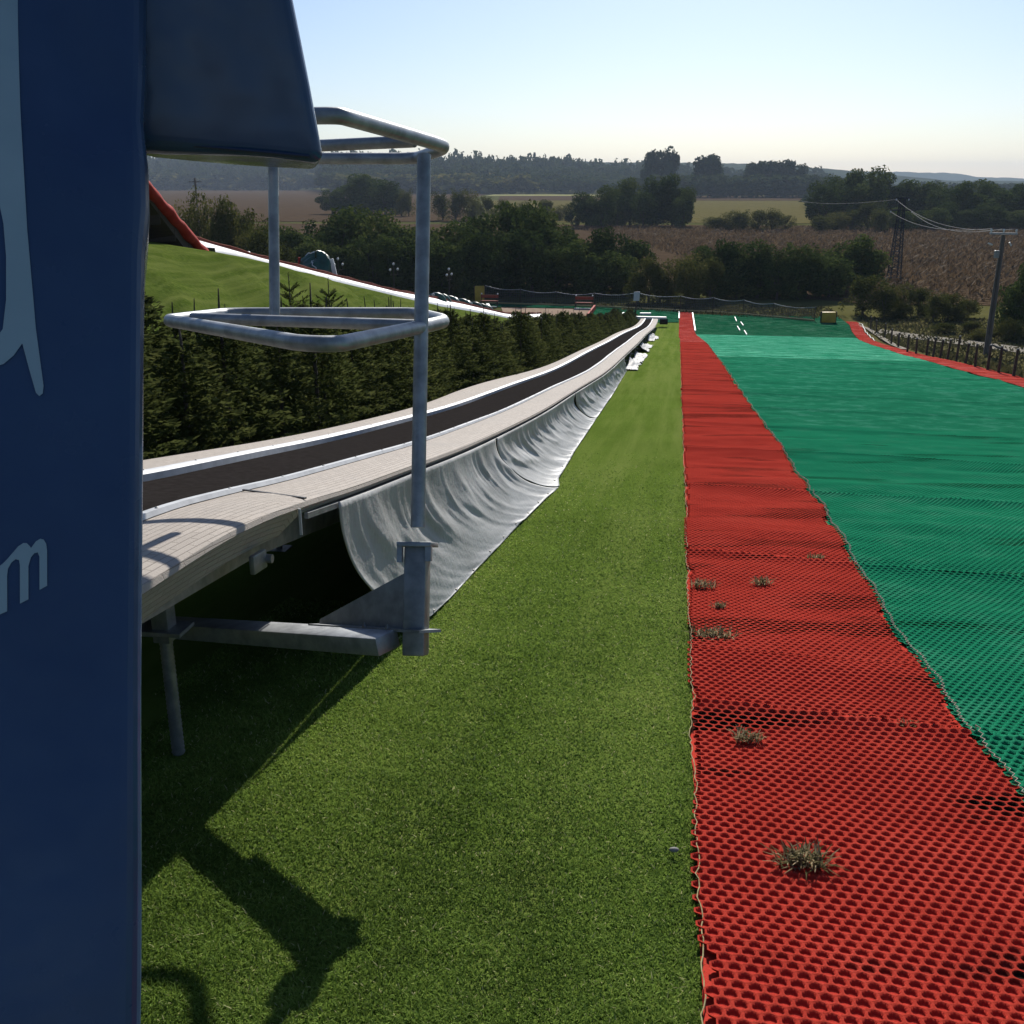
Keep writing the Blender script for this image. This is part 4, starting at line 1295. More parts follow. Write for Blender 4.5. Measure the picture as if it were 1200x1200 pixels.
for x, yt, w in ((838, 254, 28), (855, 248, 28), (872, 246, 28), (890, 246, 26), (906, 244, 24), (922, 252, 18)):
    tree_at(yp, yu, x, yt, rnd.uniform(163, 170), w * 1.2, LR, 'bush line on the field')
RC = 'tall tree of the big dark group behind the corn field at the right'
for x, yt, w in ((968, 214, 34), (985, 208, 36), (1004, 200, 40), (1022, 198, 40), (1042, 204, 40), (1062, 212, 40), (1085, 214, 42), (1110, 222, 40), (1135, 214, 40), (1150, 212, 40), (1172, 222, 40), (1195, 216, 44), (1215, 220, 40)):
    tree_at(tp, tu, x, yt, rnd.uniform(176, 200), w * 1.2, RC, 'trees behind the corn field')
RY = 'yellow-green bush at the edge of the right tree group, left of the pylon head'
for x, yt, w in ((962, 252, 26), (980, 248, 28), (1000, 246, 28), (1020, 236, 30), (1035, 244, 24)):
    tree_at(yp, yu, x, yt, rnd.uniform(160, 166), w * 1.2, RY, 'yellow bushes left of the pylon')
RD = 'dark shrub at the foot of the right tree group above the corn field'
for x in range(1050, 1216, 16):
    tree_at(tp, tu, x, 242 + rnd.uniform(-6, 6), rnd.uniform(164, 172), 34, RD, 'shrubs above the corn field')
# lone skyline trees
tree_at(fp, fu, 766, 178, 520, 26, 'left half of the big round skyline tree pair above the field clump', None)
tree_at(fp, fu, 786, 176, 520, 30, 'tallest round tree breaking the skyline above the field clump', None)
tree_at(fp, fu, 832, 183, 520, 38, 'second round tree on the skyline, right of the tallest one', None)
SK = 'tree of the low wide group on the skyline right of the two round trees'
for x, yt, w in ((884, 192, 24), (902, 190, 28), (920, 189, 28), (936, 194, 22)):
    tree_at(fp, fu, x, yt, 540, w * 1.2, SK, 'wide skyline group')

# far forest: one mass
def forest(name, trees, label, mat, n=150, leaf=.75):
    Vs = []; Bs = []; base = [crown_mesh(100 + k, n=n, lobes=9, leaf=leaf, rx_=2.0, rz_=2.6, gap=.3) for k in range(5)]
    for (x, y, z, w, h) in trees:
        V, F, B, _ = base[NR.integers(0, 5)]; a = NR.uniform(0, 6.28); ca, sa = math.cos(a), math.sin(a)
        Vs.append(np.stack([(V[:, 0] * ca - V[:, 1] * sa) * w / 4.6 + x, (V[:, 0] * sa + V[:, 1] * ca) * w / 4.6 + y, V[:, 2] * h / 5.75 + z], -1))
        Bs.append(np.clip(B + NR.uniform(-.3, .3), 0, 1))
    V = np.concatenate(Vs); o = npmesh(name, V, np.arange(len(V)).reshape(-1, 4), mat, rndattr=np.concatenate(Bs))
    tag(o, label, 'forest', None, 'stuff')


def fy(x):  # photo height of the forest's skyline
    return float(np.interp(x, [100, 380, 520, 600, 700, 760, 860, 960, 1000], [176, 178, 178, 182, 186, 189, 194, 198, 203]))


tr = []
for k in range(900):
    x = NR.uniform(60, 985); dep = NR.random(); Y = 650 + 260 * dep + (250 if x < 500 else 0) * (x < 380)
    yt = fy(x) + (1 - dep) * 26 + NR.uniform(-3, 5); top = pix(x, yt, Y)[2]
    if top + 7.4 < 6: continue
    Xw = (x - 600) / 1200 * (Y * math.cos(PITCH) - top * math.sin(PITCH))
    tr.append((Xw, Y, -7.4, NR.uniform(11, 19), top + 7.4))
for k in range(170):
    x = NR.uniform(735, 985); Y = NR.uniform(494, 514); yt = NR.uniform(205, 214); top = pix(x, yt, Y)[2]
    tr.append(((x - 600) / 1200 * (Y * math.cos(PITCH) - top * math.sin(PITCH)), Y, -7.4, NR.uniform(8, 14), top + 7.4))
forest('forest', tr, 'dark wooded belt along the horizon behind the brown fields', M['far'], 260, .5)
tr = []
for k in range(420):
    x = NR.uniform(955, 1260); dep = NR.random(); Y = 260 + 480 * dep
    yt = 238 - 24 * dep + NR.uniform(-3, 4); top = pix(x, yt, Y)[2]
    Xw = (x - 600) / 1200 * (Y * math.cos(PITCH) - top * math.sin(PITCH))
    tr.append((Xw, Y, -7.4, NR.uniform(7, 13), max(4, top + 7.4)))
forest('forest', tr, 'woodland filling the plain behind the right tree group', M['far'], 200, .55)
tr = []
for k in range(260):
    x = NR.uniform(150, 620); Y = NR.uniform(905, 960) if x < 400 else NR.uniform(640, 690); yt = NR.uniform(204, 214); top = pix(x, yt, Y)[2]
    Xw = (x - 600) / 1200 * (Y * math.cos(PITCH)); tr.append((Xw, Y, -7.4, NR.uniform(12, 18), top + 7.4))
forest('forest', tr, 'lighter scrub edge in front of the left part of the far wood', M['leafy'], 120, .8)

# far hills
def hills(name, Y, prof, mat):
    xs = np.linspace(-900, 2100, 500); yy = np.interp(xs, prof[0], prof[1]) + (fbm(xs * .06, xs * 0, 7, 4) - .5) * 3.0
    top = np.array([pix(x, y, Y)[2] for x, y in zip(xs, yy)])
    Xw = (xs - 600) / 1200 * Y * math.cos(PITCH)
    mb = MB(); A = []
    for q, dy in ((-9, -260), (None, 0), (-9, 500)):
        A.append([(X_, Y + dy + (60 * math.sin(X_ * .004) if q is None else 0), (t if q is None else q)) for X_, t in zip(Xw, top)])
    A = np.array(A); 
    mid = (A[0] + A[1]) / 2; mid[:, 2] = A[0][:, 2] * .35 + A[1][:, 2] * .65 + (fbm(Xw * .01, Xw * 0, 9) - .5) * 6
    A = np.stack([A[0], mid, A[1], A[2]]); mb.grid(A[..., 0], A[..., 1], A[..., 2])
    o = mb.build(name, mat, smooth=True); o['kind'] = 'structure'
    if o.data.polygons[0].normal.z < 0: o.data.flip_normals()


hills('hills', 1500, ([-900, 500, 900, 960, 1010, 1060, 1100, 2100], [186, 188, 191, 195, 200, 205, 212, 214]), M['hill'])
hills('far_hills', 2900, ([-900, 1000, 1080, 1110, 1135, 1160, 1200, 2100], [200, 201, 202, 204, 208, 208, 210, 212]), M['hill'])

# ------------------------------------------------------------------ dry corn field (stuff)
def corn():
    ang = math.radians(38); dv = np.array([math.sin(ang), math.cos(ang)]); pv = np.array([math.cos(ang), -math.sin(ang)])
    Vs = []; Bs = []
    poly = [(22, 69), (31, 63), (60, 58), (120, 66), (160, 176), (10, 176)]
    def inside(x, y):
        r = np.zeros(len(x), bool); n = len(poly); j = n - 1
        for i in range(n):
            xi, yi = poly[i]; xj, yj = poly[j]
            c = ((yi > y) != (yj > y)) & (x < (xj - xi) * (y - yi) / (yj - yi + 1e-9) + xi); r ^= c; j = i
        return r
    rows = np.arange(-140, 90, 1.55)
    P_ = []
    for q in rows:
        l = np.arange(30, 260, .34) + NR.uniform(-.15, .15, len(np.arange(30, 260, .34)))
        off = q + NR.normal(0, .07, len(l)); P_.append(np.stack([dv[0] * l + pv[0] * off, dv[1] * l + pv[1] * off], -1))
    P_ = np.concatenate(P_); P_ = P_[inside(P_[:, 0], P_[:, 1])]
    vis = P_[:, 0] < .62 * P_[:, 1] + 6; P_ = P_[vis]
    d = np.hypot(P_[:, 0], P_[:, 1]); P_ = P_[(NR.random(len(d)) < np.clip(130 / d, .35, 1)) & (NR.random(len(d)) < .93)]
    n = len(P_); x, y = P_[:, 0], P_[:, 1]; h = NR.uniform(.35, .55, n)
    for k in range(3):
        a = NR.uniform(0, PI, n); w = NR.uniform(.10, .24, n); lean = NR.normal(0, .2, (n, 2)); z0 = -7.4 + (h * .15 * k)
        dx, dy = np.cos(a) * w / 2, np.sin(a) * w / 2
        V = np.stack([np.stack([x - dx * .4, y - dy * .4, z0], -1), np.stack([x + dx * .4, y + dy * .4, z0], -1),
                      np.stack([x + dx + lean[:, 0], y + dy + lean[:, 1], z0 + h * .62], -1), np.stack([x - dx * .6 + lean[:, 0] * 1.6, y - dy * .6 + lean[:, 1] * 1.6, z0 + h * (.9 if k else 1.1)], -1)], 1)
        Vs.append(V.reshape(-1, 3)); Bs.append(np.clip(NR.normal(.45, .2, n), 0, 1))
    V = np.concatenate(Vs); o = npmesh('corn_crop', V, np.arange(len(V)).reshape(-1, 4), M['corn'], rndattr=np.concatenate(Bs))
    tag(o, 'rows of dry brown corn on the field behind the wooden power pole', 'corn field', None, 'stuff')


corn()

# rough grass on the bank outside the stakes and around the netting (stuff)
def rough_grass():
    Vs = []; Bs = []
    s = NR.uniform(14, 62, 26000); t = NR.uniform(6, 24, 26000); k = (t > np.interp(s, MS, MT) + .95); s = s[k]; t = t[k]
    s2 = NR.uniform(60, 66, 5000); t2 = NR.uniform(-13, 9, 5000); k = s2 > 61.8 + (t2 < -3.4) * 2.5 - np.clip(t2, 0, 9) * .6; s = np.concatenate([s, s2[k]]); t = np.concatenate([t, t2[k]])
    # narrow strip between conveyor and hedge
    s3 = NR.uniform(14, 58, 5000); t3 = np.interp(s3, KS, KL) - NR.uniform(.02, .5, 5000); s = np.concatenate([s, s3]); t = np.concatenate([t, t3])
    n = len(s); x, y = st2xy(s, t); z = Z(s, t) - .02; h = NR.uniform(.04, .17, n); w = NR.uniform(.03, .08, n); a = NR.uniform(0, 6.28, n); dx, dy = np.cos(a) * w, np.sin(a) * w
    ln = NR.normal(0, .06, (n, 2))
    V = np.stack([np.stack([x - dx, y - dy, z], -1), np.stack([x + dx, y + dy, z], -1), np.stack([x + dx * .6 + ln[:, 0], y + dy * .6 + ln[:, 1], z + h], -1), np.stack([x - dx * .5 + ln[:, 0], y - dy * .5 + ln[:, 1], z + h * .8], -1)], 1).reshape(-1, 3)
    o = npmesh('rough_grass', V, np.arange(n * 4).reshape(-1, 4), M['rough'], rndattr=np.clip(NR.normal(.35, .2, n), 0, 1))
    tag(o, 'rough dry grass on the bank outside the mats', 'grass', None, 'stuff')


rough_grass()

# pale path beyond the stakes
def ribbon(name, pts, w, mat, dz):
    mb = MB(); A = []
    for i, p in enumerate(pts):
        d = np.array(pts[min(i + 1, len(pts) - 1)]) - np.array(pts[max(i - 1, 0)]); d = d / np.linalg.norm(d); nrm = np.array([-d[1], d[0]])
        A.append([(p[0] + nrm[0] * w * q, p[1] + nrm[1] * w * q, zxy(p[0] + nrm[0] * w * q, p[1] + nrm[1] * w * q) + dz) for q in (-.5, 0, .5)])
    A = np.array(A); mb.grid(A[..., 0], A[..., 1], A[..., 2]); o = mb.build(name, mat, smooth=True); o['kind'] = 'structure'
    if o.data.polygons[0].normal.z < 0: o.data.flip_normals()


def ground_pix(x, y):
    d = FW + np.array([1, 0, 0]) * (x - 600) / 1200 + UP * (600 - y) / 1200
    prev = 1.0
    for k in np.geomspace(1, 2500, 2500):
        p = d * k
        if p[2] < zxy(p[0], p[1]):
            lo, hi = prev, k
            for _ in range(30):
                m = (lo + hi) / 2; p = d * m
                if p[2] < zxy(p[0], p[1]): hi = m
                else: lo = m
            return d * hi
        prev = k
    return d * 500


pa = [ground_pix(x, y)[:2] for x, y in ((1030, 388), (1060, 393), (1100, 398), (1150, 404), (1200, 411), (1260, 420))]
ribbon('path', pa, 1.6, M['path'], .02)
pb = [ground_pix(x, y)[:2] for x, y in ((1005, 381), (1018, 386), (1030, 394), (1046, 404), (1060, 410))]
ribbon('gravel_edge', pb, .25, M['path'], .03)

# ------------------------------------------------------------------ stakes along the right edge
STK = 'stakes along the red mat at the right'
px = [(487, 885, 480, 945), (518, 900, 508, 965), (552, 915, 546, 990), (585, 942, 577, 1015), (618, 960, 610, 1030), (662, 968, 652, 1055), (708, 982, 693, 1062), (750, 982, 742, 1068),
      (786, 982, 773, 1072), (820, 990, 806, 1080), (855, 990, 840, 1088), (893, 975, 882, 1097), (940, 1008, 925, 1108), (985, 1012, 970, 1125), (1045, 1015, 1028, 1138), (1095, 1022, 1079, 1155), (1170, 1035, 1150, 1168), (1262, 1050, 1240, 1195)]
proto = None
for xt, yt, xb, yb in px:
    xb = 900 + xb / 4; yb = 150 + yb / 4; xt = 900 + xt / 4; yt = 150 + yt / 4
    b = ground_pix(xb, yb); t_ = pix(xt, yt, b[1] + .05); h = t_[2] - b[2]
    if proto is None:
        proto = thing('fence_stake', (0, 0, 0), 'dark round wooden stake beside the red mat edging the slope', 'fence post', STK)
        mb = MB(); mb.tube([(0, 0, -.15), (.004, 0, .5), (0, 0, 1)], [.036, .034, .031], 9); mb.build('shaft', M['post'], proto, auto=50)
        mb = MB(); mb.tube([(0, 0, .975), (0, 0, 1.02)], [.034, .026], 9); mb.build('cap', M['stone'], proto, auto=50)
        o = proto
    else: o = copy_tree(proto)
    o.location = Vector(b); o.scale = (1, 1, h); o.rotation_euler = (rnd.uniform(-.04, .04), (t_[0] - b[0]) / h * .9, rnd.uniform(0, 6))
    if xb > 1196: pass

# ------------------------------------------------------------------ netting at the foot of the slope
def net():
    ps = [(-12.2, 64.6), (-9.9, 64.3), (-7.6, 64), (-5.2, 63.6), (-2.6, 63.0), (0, 62.3), (1.9, 61.9), (3.6, 61.1), (5.2, 60.1), (7.3, 58.6)]
    pts = [P(s, t) for t, s in ps]
    root = thing('netting_fence', pts[4], 'low dark netting fence between the two yellow pads at the slope foot', 'fence')
    hts = [1.12, .95, .85, .85, .98, .9, .88, .86, .8, .78]
    for i, p in enumerate(pts):
        mb = MB(); mb.tube([p, p + np.array([.02, 0, hts[i] + .03])], .03, 8); mb.build('post', M['post'], root)
    mb = MB(); tops = []
    for i in range(len(pts) - 1):
        for k in range(10):
            q = k / 10; p = pts[i] * (1 - q) + pts[i + 1] * q; h = hts[i] * (1 - q) + hts[i + 1] * q - .12 * math.sin(q * PI); tops.append((p, h))
    tops.append((pts[-1], hts[-1]))
    for row in np.linspace(.06, .92, 8):
        mb.tube([p + np.array([0, 0, h * row]) for p, h in tops], .0085, 4)
    for i in range(len(tops) - 1):
        for q in (0, .5):
            p = tops[i][0] * (1 - q) + tops[i + 1][0] * q; h = tops[i][1] * (1 - q) + tops[i + 1][1] * q
            mb.tube([p + np.array([0, 0, .03]), p + np.array([0, 0, h])], .0075, 4)
    mb.build('net', M['net'], root)
    mb = MB(); mb.tube([p + np.array([0, 0, h]) for p, h in tops], .014, 6); mb.build('top_cord', M['pipe'], root)
    mb = MB(); mb.tube([p + np.array([0, -.04, .07]) for p, h in tops], .05, 6); mb.build('ground_cord', M['fringe'], root)


net()


def yellow(s, t, w, h, label, posts=True):
    c = P(s, t); r = thing('crash_pad', c, label, 'crash pad')
    mb = MB(); mb.box(c + np.array([0, 0, h * .52]), (1, 0, 0), (0, 1, 0), (0, 0, 1), w / 2, .12, h * .46, bev=.05); mb.build('cushion', M['yel'], r, auto=40)
    for sgn in (-1, 1):
        mb = MB(); mb.tube([c + np.array([sgn * (w / 2 + .03), .02, 0]), c + np.array([sgn * (w / 2 + .03), .02, h * 1.02])], .035, 8); mb.build('post', M['post'], r)


yellow(64.7, -12.55, .62, 1.1, 'upright yellow crash pad on the left end of the netting fence')
yellow(57.9, 7.95, .75, .62, 'squat yellow crash pad on the right end of the netting fence')

# ------------------------------------------------------------------ sand pit, benches, sign
ss = np.arange(56.8, 62.7, .4)
sheet('sand_pit', ss, lambda s: float(np.interp(s, [56, 63], [-9.4, -10.9])), lambda s: -5.15, 12, M['sand'], .02)
mb = MB(); mb.bar(P(56.8, -5.08, .12), P(62.7, -5.08, .12), .1, .26); tag(mb.build('edging_board', M['redpaint']), 'red edging board at the right side of the sand pit', 'board')
mb = MB(); mb.bar(P(56.3, -10.1, .1), P(59.6, -11.1, .5), .18, .12); mb.bar(P(56.5, -9.9, .06), P(59.6, -10.9, .3), .06, .1)
tag(mb.build('pale_beam', M['white']), 'pale slanting beam at the left side of the sand pit', 'beam')


def bench(s, t, label):
    c = P(s, t); r = thing('bench', c, label, 'bench', None); x = np.array([TV[0], TV[1], 0]); u = np.array([0, 0, 1.]); d = np.array([SV[0], SV[1], 0])
    mb = MB(); mb.box(c + u * .62 + d * .15, x, d, u, .55, .02, .09, bev=.01); mb.build('backrest', M['redbrown'], r)
    mb = MB(); mb.box(c + u * .36, x, d, u, .55, .17, .02, bev=.008); mb.build('seat', M['redbrown'], r)
    for q in (-.5, .5):
        mb = MB(); mb.bar(c + x * q - d * .12, c + x * q - d * .12 + u * .36, .05, .05, up=(1, 0, 0)); mb.bar(c + x * q + d * .15, c + x * q + d * .17 + u * .74, .05, .05, up=(1, 0, 0))
        mb.bar(c + x * q - d * .12 + u * .33, c + x * q + d * .16 + u * .33, .04, .04); mb.build('leg', M['post'], r)
        mb = MB(); mb.ball(c + x * q + d * .17 + u * .77, .05, 8, 6); mb.build('knob', M['white'], r)
    mb = MB(); mb.bar(c - x * .55 - d * .14 + u * .03, c + x * .5 - d * .14 + u * .03, .05, .05); mb.build('foot_rail', M['white'], r)


bench(62.85, -11.6, 'red-brown bench behind the left half of the sand pit')
bench(62.75, -5.75, 'red-brown bench at the right corner of the sand pit')

c = P(55.9, -2.35); sg = thing('sign', c, 'leaning black pole with a small grey sign plate beside the conveyor end', 'sign')
top = pix(746, 346, c[1] - .1)
mb = MB(); mb.tube([c, c + (top - c) * 1.0], .035, 8); mb.build('pole', M['post'], sg)
mb = MB(); mb.box(top + np.array([0, -.05, -.05]), (1, 0, .05), (0, 1, 0), (.03, 0, 1), .16, .012, .24, bev=.01); mb.build('plate', M['signface'], sg)
mb = MB(); mb.ball(c + np.array([.1, 0, .05]), .16, 8, 6, sq=(1.2, 1, .5)); mb.build('foot', M['post'], sg)
# white sticks and blocks on the mats
def stick(a, b, label, w=.07):
    mb = MB(); mb.bar(a, b, w, .05); tag(mb.build('marker_stick', M['white']), label, 'marker')


stick(P(58.6, -3.5, .07), P(60.6, -3.2, .07), 'long white stick lying on the flat green matting right of the sand pit')
mb = MB(); cc = P(60.3, -1.95, .07); mb.box(cc, (1, 0, 0), (0, 1, 0), (0, 0, 1), .32, .1, .05, bev=.01); tag(mb.build('marker_block', M['white']), 'small white block on the flat green matting behind the sign', 'marker')
mb = MB(); cc = P(57.5, -4.5, .08); mb.bar(cc - np.array([.55, 0, 0]), cc + np.array([.5, 0, 0]), .1, .08); tag(mb.build('white_beam', M['white']), 'white beam at the corner of the sand pit beside the hedge end', 'beam')
for (x0, y0, x1, y1, lab) in ((861, 373, 863, 378, 'topmost of the short white marks on the green mat'), (868, 379, 871, 383, 'right upper short white mark on the green mat'),
                              (864, 384, 867, 389, 'left lower short white mark on the green mat'), (872, 389, 875, 394, 'lowest short white mark on the green mat')):
    a = ground_pix(x0, y0); b = ground_pix(x1, y1); stick(a + np.array([0, 0, .07]), b + np.array([0, 0, .07]), lab, .035)
stick(P(58.4, redL(58) - .02, .05), P(61.8, redL(61) - .02, .05), 'white border stick on the left side of the red strip at the slope foot', .06)
stick(P(51.5, redR(51) + .03, .06), P(61.3, redR(61) + .03, .06), 'white border stick on the right side of the red strip at the slope foot', .06)
mb = MB(); pts = [P(s, float(mat_edge(s)) + w2(s) + .05, .05 + .03 * math.sin(s * 3)) for s in np.arange(47, 58.5, .4)]; mb.tube(pts, .014, 6)
tag(mb.build('edge_cord', M['white']), 'pale cord along the outer edge of the right red mat', 'cord')

# ------------------------------------------------------------------ slide lane and start ramp on the left
lane = thing('slide_lane', P(30, -10), 'pale slide lane with red-brown borders running down the grass bank', 'slide')
ls = np.arange(22.6, 54, .4)
def lz(s, t): return float(Z(s, t)) + .26
mb = MB(); A = []
for s in ls:
    t0 = float(lane_t(s)) + .75; z = lz(s, t0)
    A.append([pst(s, t0 + .02, z - .2), pst(s, t0, z + .02), pst(s, t0 - .2, z + .03), pst(s, t0 - .7, z + .16), pst(s, t0 - 1.25, z + .36)])
A = np.array(A); mb.grid(A[..., 0], A[..., 1], A[..., 2]); o = mb.build('track', M['lane'], lane, smooth=True)
for off, w in ((-1.32, .16),):
    mb = MB(); rows = []
    pts = []
    for s in ls:
        t = float(lane_t(s)) + .75 + off; z = lz(s, t + .5); pts.append(pst(s, t, z + .36 + .015 * math.sin(s * 4)))
    mb.tube(pts, .075, 8); mb.build('border', M['redbrown'], lane, auto=50)
    mb = MB(); mb.tube([p + np.array([0.03, -.03, .075]) for p in pts], .018, 6); mb.build('border_cap', M['redbrown'], lane)
# ramp
R0 = pix(241, 300, 23.6); R1 = pix(168, 216, 20.5); R2 = pix(110, 150, 18.4)
ramp_o = thing('start_ramp', R0, 'steep start ramp with a padded red edge over dark planks, above the slide lane', 'ramp')
mb = MB(); pts = []
for k in range(40):
    q = k / 39; p = R0 + (R2 - R0) * q; pts.append(p + np.array([0, 0, .018 * math.sin(k * 1.3) + .02 * rnd.random()]))
mb.tube(pts, [.12 + .012 * math.sin(k * .9) for k in range(40)], 10); mb.build('padded_edge', M['redpaint'], ramp_o, smooth=True)
mb = MB(); dn = np.array([-.02, .25, -.1]); wl = [R0 + dn, R2 + dn, R2 + dn + np.array([-.3, -.1, -3.4]), R0 + dn + np.array([-1.0, -.4, -.6]), R0 + dn + np.array([0, 0, -.5])]
mb.add([p for p in wl] + [p + np.array([0, .06, 0]) for p in wl], [(0, 1, 2, 3, 4), (9, 8, 7, 6, 5)] + [(i, (i + 1) % 5, 5 + (i + 1) % 5, 5 + i) for i in range(5)]); mb.build('side_wall', M['wood'], ramp_o)
for k in range(7):
    q0 = .0; mb = MB()
    za = -2.1 + k * .36; 
    # horizontal boards filling the triangle under the edge
    qq = (za + .3 - R0[2]) / (R2[2] - R0[2]); qq = max(0.02, min(.98, qq)); e = R0 + (R2 - R0) * qq + np.array([-.02, .12, -.12])
    l = np.array([e[0] - 4.2 - .0, e[1] - 1.2, za]); mb.bar(np.array([e[0], e[1], za]), l, .04, .34, bev=.008); mb.build('plank', M['wood'], ramp_o)

# green covered heap, snow tubes, lamps
def heap():
    c = pix(371, 318, 33.0); c[2] = float(pix(371, 320, 33.0)[2]); r = thing('covered_heap', c, 'crumpled green tarpaulin bundle with white stripes beside the slide lane', 'tarpaulin bundle')
    n, m = 26, 14; V = []; 
    A = np.zeros((m, n, 3))
    for i in range(m):
        for k in range(n):
            a = 2 * PI * k / n; q = i / (m - 1); rr = math.sin(q * PI * .5 + .05) ; hh = .62 * (1 - q ** 2.2)
            d = .75 + .5 * float(fbm(np.array(math.cos(a) * 2 + 5), np.array(math.sin(a) * 2 + q * 3), 77))
            A[i, k] = c + np.array([math.cos(a) * .55 * rr * d, math.sin(a) * .4 * rr * d, hh * d - .08 + .1 * math.sin(a + .5)])
    A = np.concatenate([A, A[:, :1]], 1); mb = MB(); mb.grid(A[..., 0], A[..., 1], A[..., 2]); mb.build('cover', M['dgreen'], r, smooth=True)
    for k0 in (9, 17):
        mb = MB(); pts = [A[i, (k0 + i // 3) % n] + np.array([0, -.015, .02]) for i in range(1, m)]; mb.tube(pts, .016, 6); mb.build('white_stripe', M['white'], r)
    mb = MB(); mb.tube([c + np.array([-.58, 0, -.3]), c + np.array([-.52, 0, .48])], .04, 8); mb.build('red_post', M['redpaint'], r)
    mb = MB(); mb.box(c + np.array([.55, -.1, .15]), (1, 0, .2), (0, 1, 0), (-.2, 0, 1), .07, .05, .3, bev=.02); mb.build('white_flap', M['white'], r)


heap()
TUB = 'dark green snow tubes leaning in a row by the lower slide lane'
tube0 = None
for k in range(9):
    x = 512 + k * 7.5; y = 354 + k * 1.6; Yd = 41 + k * 1.15; p = pix(x, y, Yd)
    if tube0 is None:
        tube0 = thing('snow_tube', (0, 0, 0), 'dark green snow tube with a pale tag in the row by the lower lane', 'snow tube', TUB)
        mb = MB(); mb.tube([(math.cos(a) * .3, 0, math.sin(a) * .3 + .0) for a in np.linspace(0, 2 * PI, 20, endpoint=False)], .12, 8, closed=True); mb.build('ring', M['dgreen'], tube0, smooth=True)
        mb = MB(); mb.box((.1, -.1, .36), (1, 0, .2), (0, 1, 0), (0, 0, 1), .06, .03, .05, bev=.01); mb.build('tag', M['white'], tube0)
        o = tube0
    else: o = copy_tree(tube0)
    o.location = Vector(p); o.rotation_euler = (.35 + rnd.uniform(-.1, .1), rnd.uniform(-1, 1), -.7 + rnd.uniform(-.3, .3))

lamp0 = None
for i, (x, y, Yd, lab) in enumerate(((396, 316, 62, 'three-globe lamp post left, just right of the green bundle'), (461, 322, 62, 'three-globe lamp post in the dark trees just left of the barrier post'), (526, 328, 62, 'three-globe lamp post right of the barrier post'))):
    top = pix(x, y - 11, Yd); z0 = -7.4; H = top[2] - z0
    if lamp0 is None:
        lamp0 = thing('street_lamp', (0, 0, 0), lab, 'street lamp', 'globe lamps before the trees')
        mb = MB(); mb.tube([(0, 0, -H), (0, 0, .0)], [.05, .03], 8)
        for q in ((-.22, 0, -.35), (.26, 0, -.33)): mb.tube([(0, 0, -.55), (q[0], 0, -.55), (q[0], 0, q[2])], .02, 6)
        mb.build('pole', M['post'], lamp0)
        for q in ((-.22, 0, -.25), (.26, 0, -.23), (0, 0, .08)):
            mb = MB(); mb.ball(q, .075, 10, 8); mb.build('globe', M['white'], lamp0, smooth=True)
        o = lamp0
    else: o = copy_tree(lamp0)
    o['label'] = lab; o.location = Vector(top); o.rotation_euler = (0, 0, .5 * i)
c = pix(291, 298, 34); mb = MB(); mb.tube([c + np.array([0, 0, -.5]), c], .05, 8); mb.ball(c, .1, 8, 6); tag(mb.build('bollard', M['white'], smooth=True), 'small white-topped bollard behind the upper slide lane border', 'bollard')
c = pix(230, 228, 150); mb = MB(); mb.tube([(c[0], c[1], -7.4), c + np.array([0, 0, 2.2])], .14, 6); mb.bar(c + np.array([-.9, 0, 1.7]), c + np.array([.9, 0, 1.7]), .12, .12)
tag(mb.build('power_pole', M['pole']), 'distant small power pole on the left brown field behind the yellowish bushes', 'power pole')

# ------------------------------------------------------------------ power line
def wood_pole():
    Y = 46.0; b = pix(1157, 407, Y); t_ = pix(1176, 275, Y)
    z0 = zxy(b[0], b[1]); b[2] = min(b[2], z0)
    r = thing('power_pole', b, 'wooden power pole with a pale crossarm beyond the stakes at the right', 'power pole')
    mb = MB(); mb.tube([b - np.array([0, 0, .2]), (b + t_) / 2, t_], [.14, .12, .085], 12); mb.build('shaft', M['pole'], r, auto=50)
    a0 = pix(1160, 273.5, Y - .1); a1 = pix(1192, 274, Y - .1); mb = MB(); mb.bar(a0, a1, .1, .08); arm = mb.build('crossarm', M['galv'], r)
    ins = []
    for q in (.04, .5, .96):
        c = a0 + (a1 - a0) * q; s_ = 1 if q == .5 else -1
        mb = MB(); mb.tube([c + np.array([0, 0, .03]), c + np.array([0, 0, .14]), c + np.array([0, 0, .2])], [.02, .05, .03], 8); mb.build('insulator', M['white'], arm); ins.append(c + np.array([0, 0, .2]))
    for (x, y, x2, y2) in ((1158, 285, 1163, 287), (1183, 284, 1185, 288)):
        mb = MB(); mb.tube([pix(x, y, Y), pix(x2, y2, Y)], .035, 6); mb.build('insulator', M['white'], r)
    mb = MB(); mb.box(pix(1168, 298, Y - .1), (1, 0, 0), (0, 1, 0), (0, 0, 1), .1, .06, .16, bev=.02); mb.build('switch_box', M['galvd'], r)
    mb = MB(); mb.tube([pix(1172, 300, Y - .13), pix(1165, 350, Y - .2), pix(1159, 392, Y - .2)], .022, 6); mb.build('conduit', M['post'], r)
    mb = MB(); mb.bar(pix(1163, 404, Y - .2), pix(1180, 411, Y - 1.2), .08, .08); mb.build('brace', M['pole'], r)
    return ins


ins = wood_pole()


